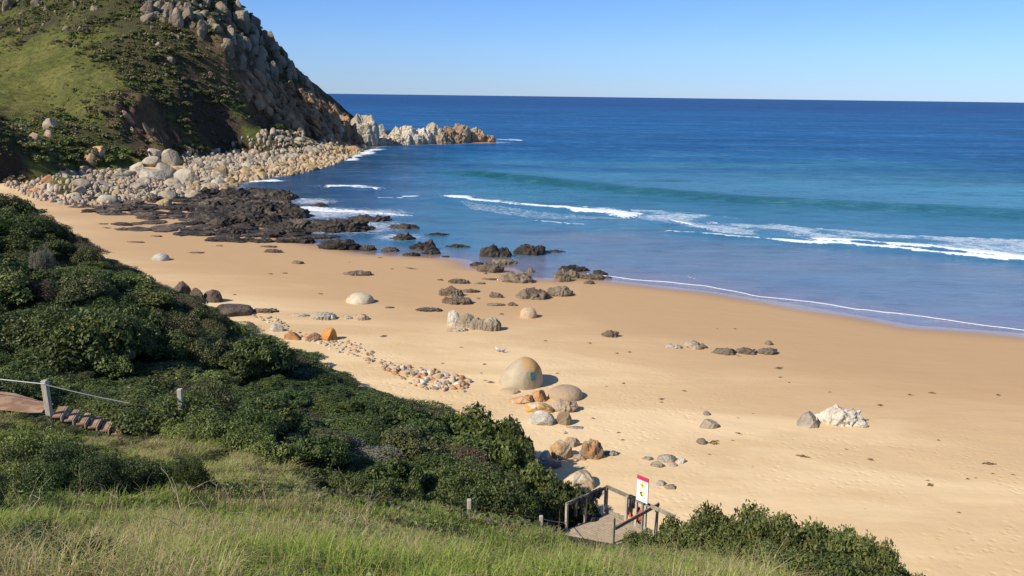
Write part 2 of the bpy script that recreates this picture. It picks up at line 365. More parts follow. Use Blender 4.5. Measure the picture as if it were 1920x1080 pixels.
# ---- sea
def pl(pts): return [tuple(PZ(*p)[:2]) for p in pts]
X, Y, ni, nj = polar(52, 28000, 0.0052, -50, 56, 860)
x, y = X.ravel(), Y.ravel(); D = shore_d(x, y); R = np.hypot(x, y)
px, py, _ = project(x, y, 0*x)
fade = sstep(0, 10, -D)
z = fade*(0.10*fbm(np.stack([x/9, y/4, 0*x], -1), 3, 81)+0.05*np.sin((y*0.9-x*0.25)/2.6+2*fbm(P2(x, y, 1/20), 2, 85)))*np.exp(-R/900)
foam = np.zeros(len(x)); green = np.zeros(len(x))
nse = fbm(P2(x, y, 1/5.0), 4, 91); nse2 = fbm(P2(x, y, 1/7.0), 3, 92); nse3 = fbm(P2(x, y, 1/9.0), 3, 93)
sw = pl([(740, 318), (800, 321), (900, 328), (1000, 339), (1200, 360), (1400, 378), (1600, 388), (1800, 398), (1940, 405), (2150, 420)])
d, par, sg, L = seg_dist(x, y, sw); s = d*sg       # sg<0: shoreward side
s = s + 1.2*fbm(P2(par/40, par*0, 1), 2, 95)
prof = np.where(s < 0, np.exp(-(s/2.7)**2), np.exp(-(s/8.0)**2)); amp = 1.25*sstep(0, 35, par)
z += prof*amp; green = np.maximum(green, np.exp(-((s+2.2)/2.7)**2)*sstep(0, 30, par)*np.clip(1.1-par/300, 0.45, 1))
for pts, wd, st, hh in [([(825, 366), (870, 376), (960, 386), (1050, 393), (1150, 401), (1200, 409)], 2.5, 1.15, 0.5),
                    ([(1245, 411), (1290, 422), (1345, 433)], 1.8, 1.1, 0.3), ([(1236, 433), (1300, 438), (1360, 442)], 0.9, 1.05, 0.2),
                    ([(1340, 440), (1380, 443), (1425, 447)], 0.9, 0.9, .15), ([(1410, 446), (1500, 453), (1600, 461), (1700, 469), (1800, 478), (1930, 491), (2100, 505)], 1.0, 1.1, .2),
                    ([(1490, 445), (1560, 452), (1650, 459), (1750, 466), (1850, 477), (1930, 485), (2100, 500)], 1.7, 1.1, .45),
                    ([(610, 352), (650, 351), (712, 356)], 3.6, 1.15, .4), ([(758, 369), (795, 368)], 1.1, .8, .1), ([(700, 371), (760, 372)], 0.9, .6, .1),
                    ([(445, 342), (490, 341), (535, 339)], 3.4, 1.1, .2), ([(500, 333), (550, 326), (600, 312)], 2.2, .8, .1), ([(620, 305), (660, 296), (700, 281), (725, 279)], 4.0, .75, .1),
                    ([(548, 388), (600, 394), (660, 399), (720, 403), (785, 406)], 2.2, .8, .1), ([(548, 375), (600, 374)], 1.6, .6, .1), ([(430, 375), (490, 381)], 1.6, 0.9, .1), ([(928, 262), (950, 263), (980, 264)], 5.0, 1.1, .3), ([(735, 280), (770, 279)], 1.6, .5, 0),
                    ([(1000, 413), (1060, 419), (1100, 421)], 0.5, .7, .05), ([(1280, 514), (1312, 524)], 0.35, .6, 0), ([(550, 402), (620, 412), (760, 418)], 1.6, .35, 0)]:
    w_ = pl(pts); d, par, sg, L = seg_dist(x+2.0*nse2, y+1.6*nse, w_); wv = wd*1.45*np.clip(0.8+1.5*nse3, .25, 2.2)
    e = sstep(-0.01, 0.12, par/L)*sstep(-0.01, 0.10, 1-par/L)
    sd = d*sg
    f = np.where(sd < 0, np.exp(-(sd/np.maximum(wv*0.55, .12))**4), np.exp(-(sd/np.maximum(wv*1.25, .15))**2))*st*(0.25+0.75*e)*np.clip(.92+.5*nse3, .5, 1.1)
    foam = np.maximum(foam, f); z += hh*np.exp(-(d/(wd*1.3))**2)*e
# lace of old foam behind the breakers and along the rocks
lace = in_poly(px, py, [(1180, 392), (1300, 398), (1500, 425), (1700, 440), (1930, 450), (2100, 470), (2100, 500), (1700, 465), (1500, 445), (1360, 438), (1200, 412)]).astype(float)*0.43*np.clip(1+1.3*nse2, .35, 1.15)
lace = np.maximum(lace, in_poly(px, py, [(860, 378), (1000, 396), (1190, 412), (1000, 410), (880, 392)])*0.40)
near_rock = sstep(-9, -0.5, D)*sstep(150, 175, R)*0.40
for cx, cy, rr in [(520, 420, 14), (600, 400, 14), (660, 425, 14), (700, 400, 10), (480, 378, 7), (585, 378, 8), (560, 392, 8), (745, 445, 6)]:
    q = PZ(cx, cy); near_rock = np.maximum(near_rock, 0.52*np.exp(-((x-q[0])**2+(y-q[1])**2)/(rr*rr)))
# water colour: depth and sea bed, with some reflection painted in
deep = np.array([0.008, 0.060, 0.20]); mid = np.array([0.010, 0.10, 0.27]); turq = np.array([0.050, 0.240, 0.35]); shal = np.array([0.225, 0.245, 0.275]); edge = np.array([0.34, 0.265, 0.275]); kelp = np.array([0.014, 0.055, 0.10]); grn = np.array([0.004, 0.085, 0.075])
dm = -D
nb = fbm(np.stack([x/60, y/22, 0*x], -1), 4, 101); ns = fbm(np.stack([x/16, y/7, 0*x], -1), 4, 105)
col = mixc(deep[None]+0*x[:, None], mid[None], 1-sstep(400, 2500, R+600*nb))
tq = (1-sstep(165, 370, R+90*nb-0.2*np.abs(x-20)))*sstep(-45, 0, x+8*nb); col = mixc(col, turq[None], np.clip(tq*0.9, 0, 1))
bk = pl([(835, 400), (1000, 425), (1200, 436), (1400, 450), (1600, 465), (1920, 498), (2100, 515)]); d, par, sg, L = seg_dist(x, y, bk)
ins = sstep(-2, 9, -d*sg)*sstep(-10, 12, x+4*ns); col = mixc(col, shal[None], np.clip(ins*(0.85+0.4*ns), 0, 1))
col = mixc(col, edge[None], np.clip(1-sstep(1, 11, dm+3*ns), 0, 1)*ins*0.9)  # sand under thin water, plus lavender sky reflection put into the colour
sh2 = np.clip(1-sstep(0, 8, dm+2*ns), 0, 1)*sstep(415, 440, py)*(px > 500); col = mixc(col, edge[None]*.85, sh2*.8)
kp = (1-sstep(-48, -12, x+12*nb+6*ns))*(1-sstep(300, 420, R)); col = mixc(col, kelp[None], np.clip(kp*0.85*(1-sh2*.8), 0, 1))
kr = np.zeros(len(x))
for cx, cy, rx, ry in [(1240, 338, 60, 3), (1010, 436, 60, 4), (1260, 458, 50, 3), (940, 412, 40, 4), (700, 432, 60, 5), (1470, 400, 30, 1.5)]:
    kr = np.maximum(kr, np.exp(-((px-cx)/rx)**2-((py-cy)/ry)**2))
sandbar = np.exp(-((px-1215)/60)**2-((py-432)/3.0)**2)
col = mixc(col, kelp[None]*1.5, np.clip(kr*(0.55+0.8*ns), 0, .8)); col = mixc(col, np.array([[0.16, 0.17, 0.09]]), sandbar*0.7)
col = mixc(col, grn[None], np.clip(green*0.95, 0, 1))  # swell face: its weaker reflection put into the colour as dark green
streak = fbm(np.stack([x/120, y/30, 0*x], -1), 4, 111); col = col*(1+0.35*streak*sstep(120, 260, R))[:, None]
m = NT('sea_water'); g = m.geo(); a = m.attr('Col').outputs['Color']; fo = m.attr('foam').outputs['Fac']; la = m.attr('lace').outputs['Fac']; ca = m.attr('calm').outputs['Fac']
n_f = m.noise(g, 1.1, 6, 0.7, 0.3); fm = m.mapr(m.math('ADD', fo, m.math('MULTIPLY', m.math('SUBTRACT', n_f, 0.5), 2.0)), 0.36, 0.66)
cell = m.vor(m.vscale(m.n('VectorMath', operation='ADD').outputs[0], (1, 1, 1)), 1.0) if False else m.noise(m.vscale(g, (1, 1.3, 1)), 0.8, 8, 0.78, 1.2)
lf = m.mapr(m.math('ADD', la, m.math('SUBTRACT', cell, 0.5)), 0.30, 0.60, 0, 0.75)
ft = m.math('MAXIMUM', fm, lf)
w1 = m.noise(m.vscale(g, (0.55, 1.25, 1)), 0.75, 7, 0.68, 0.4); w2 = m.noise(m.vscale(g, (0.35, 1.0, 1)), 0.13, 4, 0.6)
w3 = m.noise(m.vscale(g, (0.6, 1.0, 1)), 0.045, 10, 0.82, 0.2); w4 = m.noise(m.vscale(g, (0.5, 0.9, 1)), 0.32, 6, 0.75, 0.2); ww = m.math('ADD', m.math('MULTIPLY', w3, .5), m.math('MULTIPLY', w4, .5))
bs = m.n('Bump'); m.set(bs.inputs['Height'], m.math('ADD', m.math('ADD', m.math('MULTIPLY', w1, 0.55), m.math('MULTIPLY', w2, 1.6)), m.math('MULTIPLY', w4, 1.4))); m.set(bs.inputs['Strength'], ca); bs.inputs['Distance'].default_value = 1.0
wc = m.mix(m.mapr(ww, 0.49, 0.60, 0, 0.75), a, m.mix(0.55, a, (0.003, 0.02, 0.06))); wc = m.mix(m.mapr(ww, 0.50, 0.38, 0, 0.28), wc, (0.20, 0.36, 0.52))  # lit and dark wave facets painted as colour noise
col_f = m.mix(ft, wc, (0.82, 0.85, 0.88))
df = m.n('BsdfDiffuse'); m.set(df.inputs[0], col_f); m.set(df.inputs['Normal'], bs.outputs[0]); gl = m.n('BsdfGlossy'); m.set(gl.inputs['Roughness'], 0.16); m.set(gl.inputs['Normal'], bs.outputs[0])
fr = m.n('Fresnel'); fr.inputs['IOR'].default_value = 1.33; m.set(fr.inputs['Normal'], bs.outputs[0]); kf = m.math('MULTIPLY', m.math('MULTIPLY', fr.outputs[0], m.attr('spec').outputs['Fac']), m.math('SUBTRACT', 1.0, m.math('MULTIPLY', ft, 0.95)))
mx = m.n('MixShader'); m.set(mx.inputs[0], kf); m.t.links.new(df.outputs[0], mx.inputs[1]); m.t.links.new(gl.outputs[0], mx.inputs[2]); SEA = m.done(mx.outputs[0])
calm = 0.22+0.55*sstep(70, 190, R)
z = np.where(D > -0.6, np.maximum(z, 0)*0+0.0, z)
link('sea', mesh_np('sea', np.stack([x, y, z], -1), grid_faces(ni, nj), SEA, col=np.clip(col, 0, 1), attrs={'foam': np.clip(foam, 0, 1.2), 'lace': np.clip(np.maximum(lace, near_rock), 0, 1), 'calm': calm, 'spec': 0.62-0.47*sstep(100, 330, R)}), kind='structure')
# thin foam edge of the swash
fe = pl([(1100, 514), (1160, 521), (1250, 529), (1322, 535), (1352, 542), (1421, 556), (1497, 563), (1596, 578), (1690, 588), (1754, 597), (1850, 610), (1920, 620), (1990, 630), (2100, 643)])
def strip(poly, wd, seed, zz=0.02, step=0.25):
    pts = []
    for (ax, ay), (bx, by) in zip(poly[:-1], poly[1:]):
        n = max(2, int(math.hypot(bx-ax, by-ay)/step))
        for k in range(n): pts.append((ax+(bx-ax)*k/n, ay+(by-ay)*k/n))
    p = np.array(pts)
    for _ in range(30): p[1:-1] = (p[:-2]+2*p[1:-1]+p[2:])/4
    q = P2(p[:, 0], p[:, 1], 1); off = fbm(q/3, 3, seed)*0.45; t = np.gradient(p, axis=0); t /= np.linalg.norm(t, axis=1)[:, None]; nn = np.stack([-t[:, 1], t[:, 0]], -1)
    hw = wd*(0.55+0.9*np.abs(fbm(q*1.3, 4, seed+3))+0.35*fbm(q*4, 2, seed+7))
    a_ = p+nn*(off+hw)[:, None]; c_ = p+nn*(off)[:, None]; b_ = p+nn*(off-hw)[:, None]
    V = np.zeros((len(p)*3, 3)); V[0::3, :2] = a_; V[1::3, :2] = c_; V[2::3, :2] = b_; V[0::3, 2] = zz-.012; V[1::3, 2] = zz+0.03; V[2::3, 2] = zz-.012
    return V, grid_faces(len(p), 3)
m = NT('sea_foam'); g = m.geo()
FOAM = m.done(m.bsdf(m.mix(m.mapr(m.noise(g, 9, 4), .35, .6), (0.62, 0.6, 0.62), (0.85, 0.86, 0.88)), 0.9))
V, Fc = strip(fe, 0.10, 5); link('swash_foam', mesh_np('swash_foam', V, Fc, FOAM), kind='structure')
# ================================================================== ROCKS
def _ico(k):
    bm = bmesh.new(); bmesh.ops.create_icosphere(bm, subdivisions=k, radius=1)
    v = np.array([q.co[:] for q in bm.verts]); f = np.array([[q.index for q in t.verts] for t in bm.faces], np.int32); bm.free(); return v, f
ICO = {k: _ico(k) for k in (2, 3, 4, 5, 6)}
def rock_verts(seed, kind, w_, d_, h_, lod):
    P, Fc = ICO[lod]; r = np.random.RandomState(seed); o = r.rand(3)*90; dims = np.array([w_, d_, h_*1.3])/2; s = (w_*d_*h_)**(1/3.0)
    if kind == 'round':
        q = P*(1+0.16*fbm(P*1.1+o, 3, seed))[:, None]
        for k in range(9):
            nrm = r.randn(3); nrm /= np.linalg.norm(nrm); dd = q@nrm; lim = 0.55+0.32*r.rand(); ex_ = np.maximum(dd-lim, 0); q = q-nrm*(ex_*0.86)[:, None]
        q = q*(1+0.035*fbm(P*4+o, 4, seed+5))[:, None]; V = q*dims
    elif kind == 'dome':
        q = P*(1+0.07*fbm(P*0.9+o, 2, seed))[:, None]
        for k in range(2):
            nrm = r.randn(3); nrm[2] = abs(nrm[2])*.3; nrm /= np.linalg.norm(nrm); dd = q@nrm; ex_ = np.maximum(dd-.86, 0); q = q-nrm*(ex_*0.6)[:, None]
        q = q*(1+0.012*fbm(P*6+o, 4, seed+5))[:, None]; V = q*dims
        if w_ > 2.2 and h_ > 1.4: V[:, 2] = np.sign(V[:, 2])*dims[2]*np.abs(V[:, 2]/dims[2])**.62*(1-0.30*np.clip(-V[:, 0]/dims[0]-.15, 0, 1)**1.4)
        if w_ > 2 and h_ > 1.4: V[:, 0] = np.where(V[:, 0] < 0, V[:, 0]*(1.0+0.35*np.clip(1-V[:, 2]/dims[2], 0, 1.3)), V[:, 0]*(1.0-0.12*np.clip(V[:, 2]/dims[2], 0, 1)))
    elif kind == 'block':
        q = P.copy()
        for k in range(13):
            nrm = r.randn(3); nrm /= np.linalg.norm(nrm); dd = q@nrm; lim = 0.55+0.25*r.rand(); ex_ = np.maximum(dd-lim, 0); q = q-nrm*(ex_*0.94)[:, None]
        q = q/np.abs(q).max(0); q = q*(1+0.05*ridged(P*2.2+o, 3, seed+5))[:, None]*(1+0.03*fbm(P*9+o, 3, seed+9))[:, None]; V = q*dims
    elif kind == 'crag':
        V = P.copy(); V[:, 2] = np.sign(P[:, 2])*np.abs(P[:, 2])**.7; V = V*dims; m_ = min(h_, s)*0.9
        rd = ridged(V/m_*0.9+o, 4, seed, 0.65); lo = fbm(V/m_*0.3+o, 2, seed+3)
        g_ = 1+0.48*rd+0.30*lo; g_ = g_+0.24*ridged(V/m_*2.6+o, 3, seed+6, 0.6); V = V*g_[:, None]*0.85; V[:, 2] = V[:, 2]*(0.9+0.6*ridged(np.stack([V[:, 0]/m_*0.7, V[:, 1]/m_*0.7, 0*V[:, 0]], -1)+o, 3, seed+8))
    elif kind == 'spike':
        V = P.copy(); V[:, 2] = np.sign(P[:, 2])*np.abs(P[:, 2])**.55; V[:, :2] *= (1+.12*(1-np.abs(P[:, 2:3]))); V = V*dims; k_ = h_*0.42
        qq = np.stack([V[:, 0]/k_, V[:, 1]/k_, V[:, 2]/k_*0.28], -1)+o
        rd = ridged(qq, 3, seed, 0.55); V[:, :2] *= (1+0.30*rd)[:, None]; V[:, 2] *= 0.8+0.30*ridged(np.stack([V[:, 0]/k_*0.8, V[:, 1]/k_*0.8, 0*V[:, 0]], -1)+o, 2, seed+4)
        V *= (1+0.05*fbm(P*9+o, 3, seed+9))[:, None]
    elif kind == 'slab':
        V = P.copy()
        for k in range(9):
            nrm = r.randn(3)*np.array([1, 1, .6]); nrm /= np.linalg.norm(nrm); dd = V@nrm; ex_ = np.maximum(dd-(0.5+0.25*r.rand()), 0); V = V-nrm*(ex_*0.9)[:, None]
        V = V*dims/np.abs(V).max(0); V *= (1+0.10*ridged(P*np.array([2.4, 2.4, .8])+o, 3, seed))[:, None]
    ext = V.max(0)-V.min(0); V = V*np.array([w_/ext[0], d_/ext[1], h_*1.8/ext[2]]); V[:, 2] += h_-V[:, 2].max()
    V[:, 0] -= (V[:, 0].max()+V[:, 0].min())/2
    return V, Fc
RM = {
 'pale': rock_mat('pale_granite', (0.235, 0.185, 0.125), (0.40, 0.33, 0.235), None, bump=0.35),
 'palebig': rock_mat('pale_boulder_granite', (0.34, 0.285, 0.205), (0.46, 0.395, 0.295), None, fs=0.45, bump=0.3, crack=0.15),
 'white': rock_mat('white_quartz_rock', (0.43, 0.38, 0.295), (0.60, 0.545, 0.44), None, dark=(0.2, 0.18, 0.15), fs=1.6, bump=0.5),
 'whitelich': rock_mat('bleached_rock_with_lichen', (0.42, 0.35, 0.27), (0.56, 0.50, 0.42), (0.48, 0.22, 0.07), 0.5, fs=1.3, bump=0.5),
 'grey': rock_mat('grey_rock', (0.23, 0.19, 0.145), (0.36, 0.305, 0.235), None, fs=1.4, bump=0.5),
 'tan': rock_mat('golden_brown_boulder', (0.30, 0.205, 0.10), (0.45, 0.33, 0.18), None, fs=0.6, bump=0.4),
 'orange': rock_mat('orange_lichen_rock', (0.36, 0.16, 0.055), (0.50, 0.28, 0.13), (0.44, 0.36, 0.27), 0.56, fs=1.3, bump=0.5),
 'yellow': rock_mat('yellow_lichen_rock', (0.42, 0.30, 0.17), (0.50, 0.27, 0.07), (0.50, 0.42, 0.30), 0.56, fs=1.0, bump=0.45),
 'brown': rock_mat('brown_craggy_rock', (0.20, 0.135, 0.085), (0.34, 0.24, 0.15), (0.42, 0.18, 0.06), 0.60, fs=1.3, bump=0.6),
 'pink': rock_mat('pinkish_grey_rock', (0.34, 0.25, 0.17), (0.46, 0.36, 0.26), (0.46, 0.2, 0.08), 0.62, fs=1.3, bump=0.4),
 'sandrock': rock_mat('sand_coloured_rock', (0.46, 0.33, 0.20), (0.56, 0.42, 0.27), None, fs=0.8, bump=0.25, crack=0.1),
 'dark': rock_mat('black_reef_rock', (0.022, 0.018, 0.015), (0.070, 0.054, 0.040), (0.17, 0.13, 0.085), 0.62, dark=(0.012, 0.01, 0.01), fs=0.8, bump=0.8, bs=2.2, rough=0.6),
 'reefgrey': rock_mat('weathered_reef_rock', (0.135, 0.10, 0.068), (0.25, 0.195, 0.135), None, dark=(0.05, 0.04, 0.03), fs=1.2, bump=0.8, bs=2.5),
 'reefbrown': rock_mat('wet_brown_reef_rock', (0.075, 0.055, 0.042), (0.15, 0.112, 0.078), (0.22, 0.165, 0.11), 0.62, dark=(0.02, 0.018, 0.015), fs=1.0, bump=0.8, bs=2.5, rough=0.7),
 'spit': rock_mat('spit_granite', (0.42, 0.34, 0.23), (0.58, 0.51, 0.39), (0.38, 0.24, 0.13), 0.64, fs=0.22, bump=0.9, bs=2.0, crack=0.5),
 'spitbrown': rock_mat('brown_spit_granite', (0.30, 0.20, 0.12), (0.44, 0.34, 0.22), (0.32, 0.15, 0.07), 0.58, fs=0.25, bump=0.9, bs=2.0, crack=0.5),
 'crest': rock_mat('grey_brown_tor_granite', (0.15, 0.12, 0.082), (0.27, 0.215, 0.15), (0.36, 0.24, 0.14), 0.63, fs=0.25, bump=0.6, bs=2.5),
 'cliff': rock_mat('orange_cliff_granite', (0.26, 0.165, 0.095), (0.36, 0.245, 0.15), (0.38, 0.17, 0.07), 0.55, fs=0.22, bump=0.8, bs=2.2, crack=0.5),
}
def lod_for(wpx): return 5 if wpx > 60 else (4 if wpx > 16 else 3)
def rock_at(name, px, py, wpx, hpx, kind, mat, label, cat='rock', group=None, deep=0.8, seed=None, p=None, lod=None, sink=0.0, rot=0.0):
    if p is None: p = hit_any(px, py)
    if p is None: return None
    if kind == 'crag' and hpx > 6: hpx *= 1.1
    dep = float((p-np.array([0, 0, H]))@CF); mpp = dep/F; w_ = wpx*mpp; seed = seed if seed is not None else int(px*7+py*13) % 9973
    # the pixel row given is the foot of the near side; the picture height covers height plus some of the top's depth
    ang = math.atan2(H-p[2], p[1]); d_ = max(w_*deep, 0.05); tot = hpx*mpp
    d_ = min(d_, tot*0.55/max(math.sin(ang), .05)+0.3*w_); h_ = max((tot-d_*math.sin(ang)*0.42)/math.cos(ang), tot*0.45)
    V, Fc = rock_verts(seed, kind, w_, d_, h_, lod or lod_for(wpx*1.0)); V[:, 2] -= sink*h_
    o = link(name, mesh_np(name, V, Fc, RM[mat]), None, label, cat, group)
    o.location = (p[0], p[1]+d_*0.38, 0); zz = max(float(sand_z(np.array([p[0]]), np.array([p[1]+d_*0.38]))[0]), -0.4)
    zn = float(near_z(np.array([p[0]]), np.array([p[1]]))[0]) if p[1] < 100 else -9
    zh = float(head_z(np.array([p[0]]), np.array([p[1]+d_*.38]))[0]) if p[1] > 150 else -9
    o.location.z = max(zz, zn, zh); o.rotation_euler.z = rot
    return o

G_REEF = 'low reef rocks bedded in the wet sand at the tideline'
